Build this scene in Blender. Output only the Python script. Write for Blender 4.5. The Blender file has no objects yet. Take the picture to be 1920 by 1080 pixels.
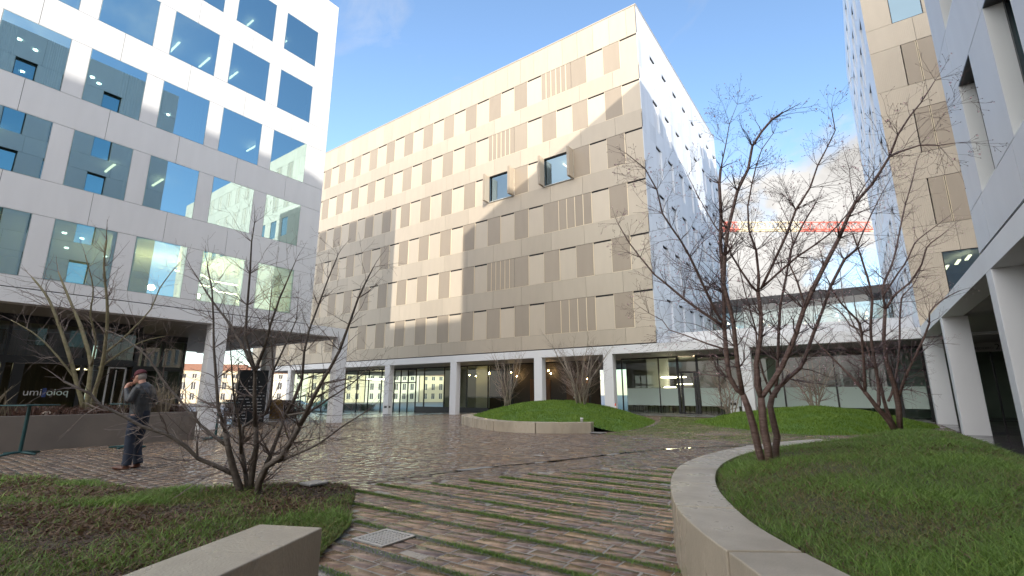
import bpy, math, random
import numpy as np
from mathutils import Vector
R_ = math.radians
random.seed(7); rng = np.random.default_rng(7)
S = bpy.context.scene; COL = S.collection
# ------------------------------------------------------------------ camera
cam = bpy.data.objects.new('camera', bpy.data.cameras.new('camera')); COL.objects.link(cam)
cam.location = (0, 0, 1.27); cam.rotation_euler = (R_(90+12.458), 0, R_(35.62))
cam.data.sensor_width = 36; cam.data.lens = 16.873; cam.data.clip_end = 1500; cam.data.clip_start = .05
S.camera = cam
# ------------------------------------------------------------------ light
SUN = Vector((.76, -1, .385)).normalized()          # towards the sun
EL = math.asin(SUN.z); AZ = math.atan2(SUN.x, SUN.y)
sl = bpy.data.lights.new('sun', 'SUN'); sl.energy = 1.9; sl.angle = R_(.5); sl.color = (1, .93, .82)
so = bpy.data.objects.new('sun', sl); COL.objects.link(so); so.rotation_euler = SUN.to_track_quat('Z', 'Y').to_euler()
so.location = (30, -40, 40)
W = bpy.data.worlds.new('World'); S.world = W; W.use_nodes = True
def world():
    nt = W.node_tree; N = nt.nodes; L = nt.links; N.clear()
    out = N.new('ShaderNodeOutputWorld')
    sky = N.new('ShaderNodeTexSky'); sky.sky_type = 'NISHITA'; sky.sun_disc = False
    sky.sun_elevation = EL; sky.sun_rotation = AZ; sky.air_density = 1.0; sky.dust_density = .3; sky.ozone_density = 2.2
    b1 = N.new('ShaderNodeBackground'); b1.inputs[1].default_value = .143
    L.new(sky.outputs[0], b1.inputs[0])
    b2 = N.new('ShaderNodeBackground'); b2.inputs[0].default_value = (1, .97, .93, 1); b2.inputs[1].default_value = .95
    tc = N.new('ShaderNodeTexCoord')
    def math_(op, a, b=None, c=None, clamp=False):
        n = N.new('ShaderNodeMath'); n.operation = op; n.use_clamp = clamp
        for i, v in enumerate((a, b, c)):
            if v is None: continue
            if isinstance(v, (int, float)): n.inputs[i].default_value = v
            else: L.new(v, n.inputs[i])
        return n.outputs[0]
    def noise(scale, detail, dist=0, sc=(1, 1, 1), off=(0, 0, 0)):
        mp = N.new('ShaderNodeMapping'); mp.inputs['Scale'].default_value = sc; mp.inputs['Location'].default_value = off
        L.new(tc.outputs['Generated'], mp.inputs[0])
        n = N.new('ShaderNodeTexNoise'); n.inputs['Scale'].default_value = scale; n.inputs['Detail'].default_value = detail
        n.inputs['Roughness'].default_value = .58; n.inputs['Distortion'].default_value = dist
        L.new(mp.outputs[0], n.inputs['Vector']); return n.outputs[0]
    def lobe(d, a, b):
        vm = N.new('ShaderNodeVectorMath'); vm.operation = 'DOT_PRODUCT'; L.new(tc.outputs['Generated'], vm.inputs[0])
        vm.inputs[1].default_value = Vector(d).normalized()
        mr = N.new('ShaderNodeMapRange'); mr.interpolation_type = 'SMOOTHSTEP'
        L.new(vm.outputs['Value'], mr.inputs[0]); mr.inputs[1].default_value = a; mr.inputs[2].default_value = b
        return mr.outputs[0]
    # cumulus bank low between the buildings
    n1 = noise(4.2, 9, .25)
    m1 = lobe((-.02, 1, .27), math.cos(R_(21)), math.cos(R_(6)))
    t = math_('ADD', n1, math_('MULTIPLY', m1, .34))
    c1 = N.new('ShaderNodeMapRange'); c1.interpolation_type = 'SMOOTHSTEP'; L.new(t, c1.inputs[0]); c1.inputs[1].default_value = .70; c1.inputs[2].default_value = .86
    # thin wisps everywhere
    n2 = noise(2.6, 8, .8, (1, 1, 2.2), (3.1, .4, 1.7))
    c2 = N.new('ShaderNodeMapRange'); L.new(n2, c2.inputs[0]); c2.inputs[1].default_value = .56; c2.inputs[2].default_value = .86
    w = math_('MULTIPLY', c2.outputs[0], .55)
    # low bank near the horizon
    sx = N.new('ShaderNodeSeparateXYZ'); L.new(tc.outputs['Generated'], sx.inputs[0])
    h = N.new('ShaderNodeMapRange'); L.new(sx.outputs[2], h.inputs[0]); h.inputs[1].default_value = .30; h.inputs[2].default_value = .02
    h.inputs[3].default_value = 0; h.inputs[4].default_value = .55
    hn = math_('MULTIPLY', h.outputs[0], math_('ADD', n1, .45))
    # unseen broken cloud added behind the viewer, a bright fill for the shade
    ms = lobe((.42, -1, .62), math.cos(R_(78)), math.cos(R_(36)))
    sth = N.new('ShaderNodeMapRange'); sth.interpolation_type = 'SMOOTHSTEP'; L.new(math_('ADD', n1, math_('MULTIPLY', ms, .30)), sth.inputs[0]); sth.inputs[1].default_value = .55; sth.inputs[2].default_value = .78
    south_fill = math_('MULTIPLY', sth.outputs[0], ms)
    tot = math_('ADD', math_('ADD', math_('ADD', c1.outputs[0], w), hn), south_fill, clamp=True)
    # shade inside the clouds from their own thickness
    n3 = noise(7, 6, .2, (1, 1, 1), (0, 0, .35))
    cr = N.new('ShaderNodeMapRange'); L.new(n3, cr.inputs[0]); cr.inputs[1].default_value = .35; cr.inputs[2].default_value = .62
    cr.inputs[3].default_value = .25; cr.inputs[4].default_value = .40
    L.new(math_('MULTIPLY_ADD', ms, .84, cr.outputs[0]), b2.inputs[1])  # extra brightness for the added southern fill cloud
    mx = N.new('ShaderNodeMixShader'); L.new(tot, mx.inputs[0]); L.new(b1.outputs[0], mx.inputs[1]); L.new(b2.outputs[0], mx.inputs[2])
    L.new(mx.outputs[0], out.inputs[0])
world()
S.view_settings.view_transform = 'Standard'; S.view_settings.look = 'None'
S.view_settings.gamma = 1; S.view_settings.use_curve_mapping = False; S.view_settings.exposure = 1.38
S.cycles.max_bounces = 10; S.cycles.diffuse_bounces = 4; S.cycles.glossy_bounces = 5; S.cycles.transparent_max_bounces = 24
S.cycles.transmission_bounces = 6; S.cycles.caustics_reflective = False; S.cycles.sample_clamp_indirect = 8

# ------------------------------------------------------------------ helpers
def gz(x, y=0):
    return -.022*min(46, max(0., -x-14))
class MB:
    def __init__(s): s.v = []; s.f = []; s.t = []; s.m = []; s.mi = 0
    def face(s, pts, tone=0, flip=False):
        n = len(s.v); s.v += [tuple(p) for p in pts]; k = list(range(n, n+len(pts)))
        s.f.append(k[::-1] if flip else k); s.t.append(tone); s.m.append(s.mi)
    def hexa(s, a, tone=0, flip=False, skip=()):
        n = len(s.v); s.v += [tuple(p) for p in a]
        for i, q in enumerate(((0,3,2,1),(4,5,6,7),(0,1,5,4),(1,2,6,5),(2,3,7,6),(3,0,4,7))):
            if i in skip: continue
            q = [n+j for j in q]; s.f.append(q[::-1] if flip else q); s.t.append(tone); s.m.append(s.mi)
    def box(s, x0, x1, y0, y1, z0, z1, tone=0):
        s.hexa([(x0,y0,z0),(x1,y0,z0),(x1,y1,z0),(x0,y1,z0),(x0,y0,z1),(x1,y0,z1),(x1,y1,z1),(x0,y1,z1)], tone)
    def fbox(s, F, u0, u1, v0, v1, d0, d1, tone=0):      # box in a facade frame
        P = lambda u, v, d: fp(F, u, v, d)
        s.hexa([P(u0,v0,d0),P(u1,v0,d0),P(u1,v0,d1),P(u0,v0,d1),P(u0,v1,d0),P(u1,v1,d0),P(u1,v1,d1),P(u0,v1,d1)], tone, flip=fflip(F))
    def fquad(s, F, u0, u1, v0, v1, d, tone=0):
        s.face([fp(F,u0,v0,d), fp(F,u1,v0,d), fp(F,u1,v1,d), fp(F,u0,v1,d)], tone, flip=not fflip(F))
    def tube(s, pts, rad, n=6, cap=True, tone=0):
        pts = [Vector(p) for p in pts]
        if isinstance(rad, (int, float)): rad = [rad]*len(pts)
        b = len(s.v); pa = None
        for i, p in enumerate(pts):
            d = (pts[min(i+1, len(pts)-1)]-pts[max(i-1, 0)])
            if d.length < 1e-9: d = Vector((0,0,1))
            d.normalize()
            if pa is None:
                pa = d.orthogonal().normalized()
            else:
                pa = (pa-d*pa.dot(d))
                pa = pa.normalized() if pa.length > 1e-6 else d.orthogonal().normalized()
            q = d.cross(pa)
            for k in range(n):
                a = 2*math.pi*k/n; s.v.append(tuple(p+(pa*math.cos(a)+q*math.sin(a))*rad[i]))
        for i in range(len(pts)-1):
            for k in range(n):
                a = b+i*n+k; c = b+i*n+(k+1) % n
                s.f.append([a, c, c+n, a+n]); s.t.append(tone); s.m.append(s.mi)
        if cap:
            s.f.append([b+k for k in range(n)][::-1]); s.t.append(tone); s.m.append(s.mi)
            e = b+(len(pts)-1)*n; s.f.append([e+k for k in range(n)]); s.t.append(tone); s.m.append(s.mi)
    def lathe(s, c, prof, n=16, tone=0):
        b = len(s.v)
        for r, z in prof:
            for k in range(n):
                a = 2*math.pi*k/n; s.v.append((c[0]+r*math.cos(a), c[1]+r*math.sin(a), c[2]+z))
        for i in range(len(prof)-1):
            for k in range(n):
                a = b+i*n+k; d = b+i*n+(k+1) % n
                s.f.append([a, d, d+n, a+n]); s.t.append(tone); s.m.append(s.mi)
    def build(s, name, mat, parent=None, smooth=False, bevel=0):
        if not s.v: return None
        me = bpy.data.meshes.new(name); me.from_pydata(s.v, [], s.f)
        mats = mat if isinstance(mat, (list, tuple)) else [mat]
        for m_ in mats: me.materials.append(m_)
        if len(mats) > 1: me.polygons.foreach_set('material_index', s.m)
        if any(s.t):
            a = me.attributes.new('tone', 'FLOAT', 'FACE'); a.data.foreach_set('value', s.t)
        if smooth: me.polygons.foreach_set('use_smooth', [True]*len(me.polygons))
        me.update()
        o = bpy.data.objects.new(name, me); COL.objects.link(o)
        if parent:
            o.parent = parent
            if parent.type == 'EMPTY':
                o.location = (-parent.location.x, -parent.location.y, -parent.location.z)
        if bevel:
            bv = o.modifiers.new('bevel', 'BEVEL'); bv.width = bevel; bv.segments = 2; bv.limit_method = 'ANGLE'
        return o
def fp(F, u, v, d):
    ox, oy, ux, uy, nx, ny = F
    return (ox+u*ux+d*nx, oy+u*uy+d*ny, v)
def fflip(F):      # hexa is outward when (u x n) points up
    return (F[2]*F[5]-F[3]*F[4]) < 0
def np_mesh(name, verts, quads, mat, parent=None, tone=None, smooth=False, kind=None):
    me = bpy.data.meshes.new(name); n = quads.shape[1]
    me.vertices.add(len(verts)); me.vertices.foreach_set('co', np.asarray(verts, np.float32).ravel())
    me.loops.add(quads.size); me.loops.foreach_set('vertex_index', quads.astype(np.int32).ravel())
    me.polygons.add(len(quads)); me.polygons.foreach_set('loop_start', np.arange(0, quads.size, n, dtype=np.int32))
    me.materials.append(mat)
    if tone is not None:
        a = me.attributes.new('tone', 'FLOAT', 'FACE'); a.data.foreach_set('value', np.asarray(tone, np.float32))
    if smooth: me.polygons.foreach_set('use_smooth', np.ones(len(quads), bool))
    me.update(calc_edges=True); me.validate()
    o = bpy.data.objects.new(name, me); COL.objects.link(o)
    if kind: o['kind'] = kind
    if parent: o.parent = parent; o.location = (-parent.location.x, -parent.location.y, -parent.location.z)
    return o
def empty(name, loc, label, cat, group=None):
    o = bpy.data.objects.new(name, None); COL.objects.link(o); o.location = loc; o.empty_display_size = .3
    return tag(o, label, cat, group)
def tag(o, label, cat, group=None):
    o['label'] = label; o['category'] = cat
    if group: o['group'] = group
    return o
def struct(o): o['kind'] = 'structure'; return o

# ------------------------------------------------------------------ materials
def nodes(name):
    m = bpy.data.materials.new(name); m.use_nodes = True; nt = m.node_tree; nt.nodes.clear()
    return m, nt.nodes, nt.links
def mat(name, col, rough=.5, metal=0, spec=.5, tone=False, var=0, vscale=3, bump=0, bscale=40, col2=None, rvar=0, coat=0, stretch=(1,1,1), emit=None, es=1, alpha=None, bdetail=4):
    m, N, L = nodes(name); out = N.new('ShaderNodeOutputMaterial'); p = N.new('ShaderNodeBsdfPrincipled')
    L.new(p.outputs[0], out.inputs[0])
    p.inputs['Base Color'].default_value = (*col, 1); p.inputs['Roughness'].default_value = rough; p.inputs['Metallic'].default_value = metal
    p.inputs['Specular IOR Level'].default_value = spec; p.inputs['Coat Weight'].default_value = coat; p.inputs['Coat Roughness'].default_value = .08
    tc = N.new('ShaderNodeTexCoord'); mp = N.new('ShaderNodeMapping'); mp.inputs['Scale'].default_value = stretch
    L.new(tc.outputs['Object'], mp.inputs[0]); c = None
    if var or col2:
        n = N.new('ShaderNodeTexNoise'); n.inputs['Scale'].default_value = vscale; n.inputs['Detail'].default_value = 6; L.new(mp.outputs[0], n.inputs[0])
        mr = N.new('ShaderNodeMapRange'); L.new(n.outputs[0], mr.inputs[0]); mr.inputs[1].default_value = .3; mr.inputs[2].default_value = .7
        mx = N.new('ShaderNodeMix'); mx.data_type = 'RGBA'; L.new(mr.outputs[0], mx.inputs[0])
        c2 = col2 or tuple(x*(1-var) for x in col)
        mx.inputs[6].default_value = (*col, 1); mx.inputs[7].default_value = (*c2, 1); c = mx.outputs[2]
        if rvar:
            r = N.new('ShaderNodeMapRange'); L.new(n.outputs[0], r.inputs[0]); r.inputs[1].default_value = .35; r.inputs[2].default_value = .65
            r.inputs[3].default_value = rough-rvar; r.inputs[4].default_value = rough+rvar; L.new(r.outputs[0], p.inputs['Roughness'])
    if tone:
        a = N.new('ShaderNodeAttribute'); a.attribute_name = 'tone'
        ad = N.new('ShaderNodeMath'); ad.operation = 'ADD'; ad.inputs[1].default_value = 1; L.new(a.outputs['Fac'], ad.inputs[0])
        vm = N.new('ShaderNodeVectorMath'); vm.operation = 'SCALE'; L.new(ad.outputs[0], vm.inputs['Scale'])
        if c: L.new(c, vm.inputs[0])
        else: vm.inputs[0].default_value = col
        c = vm.outputs[0]
    if c: L.new(c, p.inputs['Base Color'])
    if bump:
        n = N.new('ShaderNodeTexNoise'); n.inputs['Scale'].default_value = bscale; n.inputs['Detail'].default_value = bdetail; L.new(mp.outputs[0], n.inputs[0])
        b = N.new('ShaderNodeBump'); b.inputs['Strength'].default_value = bump; b.inputs['Distance'].default_value = .02; L.new(n.outputs[0], b.inputs['Height']); L.new(b.outputs[0], p.inputs['Normal'])
    if emit:
        p.inputs['Emission Color'].default_value = (*emit, 1); p.inputs['Emission Strength'].default_value = es
    return m
def glass(name, tint, ior=1.6, rough=0, refl=1.0, wav=0, base=0.):
    m, N, L = nodes(name); out = N.new('ShaderNodeOutputMaterial')
    t = N.new('ShaderNodeBsdfTransparent'); t.inputs[0].default_value = (*tint, 1)
    g = N.new('ShaderNodeBsdfGlossy'); g.inputs['Roughness'].default_value = rough; g.inputs[0].default_value = (*(refl if isinstance(refl, tuple) else (refl,)*3), 1)
    f = N.new('ShaderNodeFresnel'); f.inputs[0].default_value = ior
    mx = N.new('ShaderNodeMixShader'); mr = N.new('ShaderNodeMath'); mr.operation = 'MULTIPLY_ADD'; mr.inputs[1].default_value = 1-base; mr.inputs[2].default_value = base; L.new(f.outputs[0], mr.inputs[0]); L.new(mr.outputs[0], mx.inputs[0]); L.new(t.outputs[0], mx.inputs[1]); L.new(g.outputs[0], mx.inputs[2])
    if wav:
        tc = N.new('ShaderNodeTexCoord'); n = N.new('ShaderNodeTexNoise'); n.inputs['Scale'].default_value = .5; n.inputs['Detail'].default_value = 1
        L.new(tc.outputs['Object'], n.inputs[0]); b = N.new('ShaderNodeBump'); b.inputs['Strength'].default_value = wav; b.inputs['Distance'].default_value = .05
        L.new(n.outputs[0], b.inputs['Height']); L.new(b.outputs[0], g.inputs['Normal'])
    L.new(mx.outputs[0], out.inputs[0]); return m
def emis(name, col, s):
    m, N, L = nodes(name); out = N.new('ShaderNodeOutputMaterial'); e = N.new('ShaderNodeEmission'); e.inputs[0].default_value = (*col, 1); e.inputs[1].default_value = s
    L.new(e.outputs[0], out.inputs[0]); return m
def cladding(name, col, rough=.42, rib=0, metal=0):
    """metal or mineral panel: tone per panel, faint streaks, optional fine vertical ribs"""
    m, N, L = nodes(name); out = N.new('ShaderNodeOutputMaterial'); p = N.new('ShaderNodeBsdfPrincipled'); L.new(p.outputs[0], out.inputs[0])
    p.inputs['Roughness'].default_value = rough; p.inputs['Metallic'].default_value = metal
    tc = N.new('ShaderNodeTexCoord'); mp = N.new('ShaderNodeMapping'); mp.inputs['Scale'].default_value = (1.2, 1.2, .25); L.new(tc.outputs['Object'], mp.inputs[0])
    n = N.new('ShaderNodeTexNoise'); n.inputs['Scale'].default_value = 2.2; n.inputs['Detail'].default_value = 7; L.new(mp.outputs[0], n.inputs[0])
    a = N.new('ShaderNodeAttribute'); a.attribute_name = 'tone'
    mr = N.new('ShaderNodeMapRange'); L.new(n.outputs[0], mr.inputs[0]); mr.inputs[3].default_value = .92; mr.inputs[4].default_value = 1.06
    ad = N.new('ShaderNodeMath'); ad.operation = 'ADD'; L.new(mr.outputs[0], ad.inputs[0]); L.new(a.outputs['Fac'], ad.inputs[1])
    vm = N.new('ShaderNodeVectorMath'); vm.operation = 'SCALE'; vm.inputs[0].default_value = col; L.new(ad.outputs[0], vm.inputs['Scale'])
    L.new(vm.outputs[0], p.inputs['Base Color'])
    if rib:
        sx = N.new('ShaderNodeSeparateXYZ'); L.new(tc.outputs['Object'], sx.inputs[0])
        su = N.new('ShaderNodeMath'); su.operation = 'ADD'; L.new(sx.outputs[0], su.inputs[0]); L.new(sx.outputs[1], su.inputs[1])
        w = N.new('ShaderNodeMath'); w.operation = 'MULTIPLY'; w.inputs[1].default_value = 2*math.pi/rib; L.new(su.outputs[0], w.inputs[0])
        s = N.new('ShaderNodeMath'); s.operation = 'SINE'; L.new(w.outputs[0], s.inputs[0])
        b = N.new('ShaderNodeBump'); b.inputs['Strength'].default_value = .35; b.inputs['Distance'].default_value = .006; L.new(s.outputs[0], b.inputs['Height']); L.new(b.outputs[0], p.inputs['Normal'])
    return m
M = dict(
 white=cladding('white_panel', (.75, .755, .77), .38),
 whitewall=mat('white_render', (.78, .785, .80), .5, var=.05, vscale=.6, bump=.05, bscale=30),
 greywhite=cladding('pale_grey_panel', (.60, .61, .635), .42),
 sidewhite=cladding('white_rib_metal', (.70, .735, .79), .40, rib=.09),
 tan=cladding('champagne_metal', (.535, .46, .365), .38, rib=.07, metal=.12),
 screen=cladding('perforated_bronze', (.375, .31, .24), .40, rib=.03, metal=.15),
 fin=mat('pale_gold_fin', (.85, .72, .52), .35, metal=.3),
 joint=mat('joint_shadow_gap', (.035, .034, .036), .8),
 reveal=mat('window_reveal', (.55, .62, .58), .5),
 reveal_w=mat('white_reveal', (.74, .75, .74), .4),
 soffit=mat('soffit_grey', (.36, .345, .33), .6, var=.06, vscale=.4),
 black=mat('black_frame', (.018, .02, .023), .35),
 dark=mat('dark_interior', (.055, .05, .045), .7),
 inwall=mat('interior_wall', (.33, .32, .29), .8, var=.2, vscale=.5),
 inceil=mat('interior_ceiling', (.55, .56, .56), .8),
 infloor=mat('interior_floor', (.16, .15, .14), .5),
 wood=mat('brown_timber', (.16, .085, .045), .5, var=.4, vscale=2, stretch=(6, 6, .6)),
 glass=glass('window_glass', (.24, .46, .47), 1.7, 0, (.66, .93, 1), .03, .50),
 glass2=glass('tinted_window_glass', (.30, .46, .50), 1.6, 0, (.55, .78, .98), .02, .22),
 clearglass=glass('shop_glass', (.62, .78, .70), 1.6, 0, .95),
 tealglass=glass('bridge_glass', (.74, .82, .82), 1.8, 0, .95),
 frost=mat('frosted_film', (.74, .90, .83), .5),
 strip=emis('strip_lamp', (1, .72, .42), 2.4),
 bulb=emis('warm_bulb', (1, .62, .26), 60),
 hot=emis('hot_bulb', (1, .55, .2), 260),
 led=emis('warm_led_line', (1, .62, .32), 14),
 ring=emis('ring_lamp', (1, .75, .5), 9),
 spot=emis('downlight', (1, .9, .75), 9),
 teal=mat('dark_teal_metal', (.012, .06, .065), .35, metal=.2),
 curtain=mat('pale_curtain', (.80, .80, .62), .9, var=.35, vscale=9, stretch=(1, 1, .02)),
 roofdark=mat('dark_fascia', (.07, .065, .065), .45),
 slab=mat('wet_floor_slab', (.12, .10, .095), .16, var=.3, vscale=1.2, rvar=.08, bump=.1, bscale=8),
)

def lettering(body, size, loc, rot, m, parent, name):
    cu = bpy.data.curves.new(name, 'FONT'); cu.body = body; cu.size = size; cu.extrude = .003
    t = bpy.data.objects.new('tmp', cu); COL.objects.link(t); bpy.context.view_layer.update()
    me = bpy.data.meshes.new_from_object(t.evaluated_get(bpy.context.evaluated_depsgraph_get())); bpy.data.objects.remove(t)
    me.materials.clear(); me.materials.append(m); o = bpy.data.objects.new(name, me); COL.objects.link(o)
    o.parent = parent; o.location = Vector(loc)-parent.location; o.rotation_euler = rot; return o

# ================================================================== BUILDINGS
F_MAIN = (0, 28, 1, 0, 0, -1); F_SIDE = (-9.54, 0, 0, 1, 1, 0); F_L = (-22.5, 0, 0, 1, 1, 0); F_R = (2.41, 0, 0, 1, -1, 0); F_RT = (0, 28, 1, 0, 0, -1)
RT_ = lambda s=.05: random.uniform(-s, s)
TOPS = [25.45, 21.9, 18.32, 14.74, 11.12, 7.49]; WH = 2.25; MOD = 1.287
G = .007
def strips(parent, F, u0, u1, v0, v1, wins, d0=-.34, d1=-.03):
    """structural wall behind the cladding, one facade: full-width bands, piers between the openings"""
    mb = MB(); rows = sorted(wins)            # wins: {(v0,v1): [(u0,u1),..]}
    z = v0
    for (a, b) in rows:
        mb.fbox(F, u0, u1, z, a, d0, d1)
        u = u0
        for (p, q) in sorted(wins[(a, b)]):
            if p > u: mb.fbox(F, u, p, a, b, d0, d1-.002)
            u = q
        if u < u1: mb.fbox(F, u, u1, a, b, d0, d1-.002)
        z = b
    mb.fbox(F, u0, u1, z, v1, d0, d1)
    return mb
def panel(mb, F, u0, u1, v0, v1, tone=0, d0=-.028, d1=0.):
    mb.fbox(F, u0+G, u1-G, v0+G, v1-G, d0, d1, tone)

# ---------------------------------------------------------------- left white office building
def build_white():
    B = empty('office_building', (-30, 2, gz(-30)), 'white panelled office block on the left with large square windows over a black shopfront', 'building')
    tops = [7.34, 10.82, 14.28, 17.75, 21.2]; h = 2.2; Y0, Y1, Z0, Z1 = -13.2, 13.74, 4.75, 23.7
    wy = [(10.82-2.393*k, 12.62-2.393*k) for k in range(10)]
    wins = {(t-h, t): wy for t in tops}
    strips(B, F_L, Y0, Y1, Z0, Z1-.02, wins).build('wall', M['joint'], B)
    c = MB(); edges = [Z0]+sum([[t-h, t] for t in tops], [])+[Z1]
    for i in range(0, len(edges), 2):
        js = [Y0]+sorted([11.70-2.393*k for k in range(10)])+[Y1]
        for a, b in zip(js[:-1], js[1:]): panel(c, F_L, a, b, edges[i], edges[i+1], RT_(.02))
    for t in tops:
        u = Y0
        for a, b in sorted(wy)+[(Y1, Y1)]:
            panel(c, F_L, u, a, t-h, t, RT_(.02)); u = b
    F_E = (0, 13.74, 1, 0, 0, 1)
    c.fbox(F_E, -40, -22.53, Z0, Z1, -.3, 0)
    c.build('cladding', M['white'], B)
    mb = MB(); mb.box(-40, -22.6, Y0, 13.4, Z1-.25, Z1-.05); mb.build('roof', M['roofdark'], B)
    # floors, back wall
    s = MB()
    for a, b in zip([4.3]+tops, [t-h for t in tops]+[23.4]):
        s.box(-40, -22.86, Y0, 13.4, a+.06, b-.10)
    s.build('floor_slab', M['inceil'], B)
    s = MB(); s.box(-31.2, -31, Y0, 13.3, 4.9, 23.3); s.build('core_wall', M['inwall'], B)
    s = MB()
    for yy in (1.6, -5.5): s.box(-31, -24.5, yy, yy+.12, 4.9, 23.3)
    s.build('partition', M['inwall'], B)
    for t in tops:
        for k, (a, b) in enumerate(wy):
            f = MB()
            for q in ((a, a+.05, t-h, t), (b-.05, b, t-h, t)): f.fbox(F_L, q[0], q[1], q[2], q[3], -.34, -.012)
            f.fbox(F_L, a+.05, b-.05, t-h, t-h+.04, -.34, -.012); f.fbox(F_L, a+.05, b-.05, t-.04, t, -.34, -.012)
            fr = f.build('window', M['reveal'], B)
            g = MB(); g.fbox(F_L, a+.006, b-.006, t-h+.006, t-.006, -.011, -.003); pn = MB()
            pn.fquad(F_L, a+.012, b-.012, t-h+.012, t-.012, -.004); o = pn.build('pane', M['glass'], fr)
    # curtains on the 14.28 row
    for (a, b) in ((4.75, 5.40), (1.3, 1.75), (7.35, 7.78), (6.1, 6.35), (2.6, 3.02), (12.2, 12.6), (-1.0,-.6)):
        cm = MB(); n = 14
        for i in range(n):
            y0 = a+(b-a)*i/n; y1 = a+(b-a)*(i+1)/n; x0 = -22.98-.05*(i % 2); x1 = -22.98-.05*((i+1) % 2)
            cm.face([(x0, y0, 12.1), (x1, y1, 12.1), (x1, y1, 14.2), (x0, y0, 14.2)])
        cm.build('curtain', M['curtain'], B)
    # lamps inside
    for t, a, b, n in ((17.75, 6.2, 10.2, 3), (21.2, 9, 12.8, 2), (10.82, 1, 8, 4), (14.28, 9.5, 12.5, 1), (17.75, -6, 1, 3), (21.2, -2, 6, 3)):
        for i in range(n):
            y = a+(b-a)*(i+.5)/n; l = MB(); l.box(-25.6, -24.4, y-.04, y+.04, t-.14, t-.10); l.build('strip_light', M['strip'], B)
    for t, ys in ((14.28, (1.9, 2.4, 4.2, 4.5, 7.2)), (7.34, (3.9, 4.3, 4.9, 6.3, 6.8))):
        for i, y in enumerate(ys):
            for x in (-24.2, -26.4):
                l = MB(); l.lathe((x-.3*i, y, t+.03), [(.001, 0), (.07, 0), (.07, .03)], 10); l.build('downlight', M['spot'], B)
    for z, yy in ((6.72, 0), (6.25, .35)):
        l = MB(); l.tube([(-24.6, 8.2+yy, z), (-24.6, 9.4+yy, z), (-25.4, 10.1+yy, z-.02), (-25.4, 11.6+yy, z-.02)], .03, 6); l.build('strip_light', M['led'], B)
    for x, y, z in ((-24.8, 9.3, 5.75), (-25.2, 7.6, 5.9), (-26, 9.0, 5.5)):
        l = MB(); l.lathe((x, y, z), [(.001, -.13), (.1, -.08), (.13, 0), (.1, .08), (.001, .13)], 12); l.build('pendant_bulb', M['hot'], B)
    # ground floor frame
    b = MB(); b.box(-23.05, -22.5, -13.2, 16.05, 4.24, 4.725); b.box(-40, -23.05, 15.5, 16.05, 4.24, 4.725)
    b.box(-40, -23.05, 13.74, 15.5, 4.4, 4.72); b.build('beam', M['whitewall'], B, bevel=.012)
    for x, y, sx, sy in [(-23.0, 9.2, .5, .66), (-23.0, 15.45, .5, .6), (-23, .4, .5, .66), (-23, -8.2, .5, .66), (-30.3, 15.45, .6, .55), (-37.4, 15.45, .6, .55), (-37.4, 9.0, .6, .6)]:
        c = MB(); c.box(x, x+sx, y, y+sy, gz(x)-.3, 4.238); c.build('column', M['whitewall'], B, bevel=.012)
    s = MB(); s.box(-40, -23.05, -13.2, 15.5, 4.32, 4.398); s.build('soffit', M['soffit'], B)
    for x, y in ((-24.5, 11), (-24.5, 14), (-28, 12), (-32, 12.5), (-24.6, 5), (-24.6, 1)):
        l = MB(); l.box(x-.6, x+.6, y-.02, y+.02, 4.29, 4.318); l.build('soffit_light', M['reveal_w'], B)
    # black shopfront
    X = -26.5; F = (X, 0, 0, 1, 1, 0); g0 = gz(X)
    fr = MB()
    fr.fbox(F, -13, 7.9, 4.02, 4.318, -.12, 0); fr.fbox(F, -13, 7.9, 2.46, 2.74, -.12, .01); fr.fbox(F, -13, 7.9, g0-.2, .35, -.12, .01)
    for y in (-10.8, -8.4, -6, -3.6, -1.2, 1.25, 3.72, 6.07):
        fr.fbox(F, y-.06, y+.06, .35, 2.46, -.13, .02); fr.fbox(F, y-.05, y+.05, 2.74, 4.02, -.13, .02)
    fr.fbox(F, 4.0, 4.32, .35, 2.46, -.13, .02); fr.fbox(F, 7.8, 7.95, g0, 4.318, -.14, .03)
    F2 = (0, 7.95, 1, 0, 0, 1)
    fr.fbox(F2, -40, -26.65, 4.02, 4.318, -.12, 0); fr.fbox(F2, -40, -26.65, 2.46, 2.7, -.12, 0)
    for x in (-39.9, -37, -34, -31.4, -29, -27.6): fr.fbox(F2, x-.06, x+.06, -.6, 4.02, -.13, .02)
    sf = fr.build('shopfront', M['black'], B)
    ys = [-13, -10.8, -8.4, -6, -3.6, -1.2, 1.25, 3.72, 6.07, 7.8]
    for a, b in zip(ys[:-1], ys[1:]):
        p = MB(); p.fquad(F, a+.05, b-.05, .35, 2.46, -.05); p.fquad(F, a+.05, b-.05, 2.74, 4.02, -.05); p.build('glass_pane', M['clearglass'], sf)
    p = MB(); p.fquad(F2, -40, -26.6, -.5, 4.02, -.05); p.build('glass_pane', M['clearglass'], sf)
    d = MB()   # light door frame
    for y in (6.95, 7.55): d.fbox(F, y-.03, y+.03, g0, 2.4, .012, .05)
    d.fbox(F, 6.92, 7.58, 2.36, 2.42, .012, .05); d.fbox(F, 7.2, 7.24, g0+.2, 2.3, .012, .04)
    d.build('door_frame', M['reveal_w'], sf)
    # set-back glazed lobby behind the shopfront corner
    F3 = (-30, 0, 0, 1, 1, 0); fr = MB(); g3_ = gz(-30)
    for y in (8.05, 9.2, 10.0, 11.05): fr.fbox(F3, y-.07, y+.07, g3_-.2, 4.0, -.12, .03)
    fr.fbox(F3, 7.98, 11.12, 4.02, 4.318, -.2, .02); fr.fbox(F3, 8.12, 10.98, 2.46, 2.66, -.12, .02); fr.fbox(F3, 8.12, 10.98, g3_-.2, g3_+.25, -.12, .02)
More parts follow.
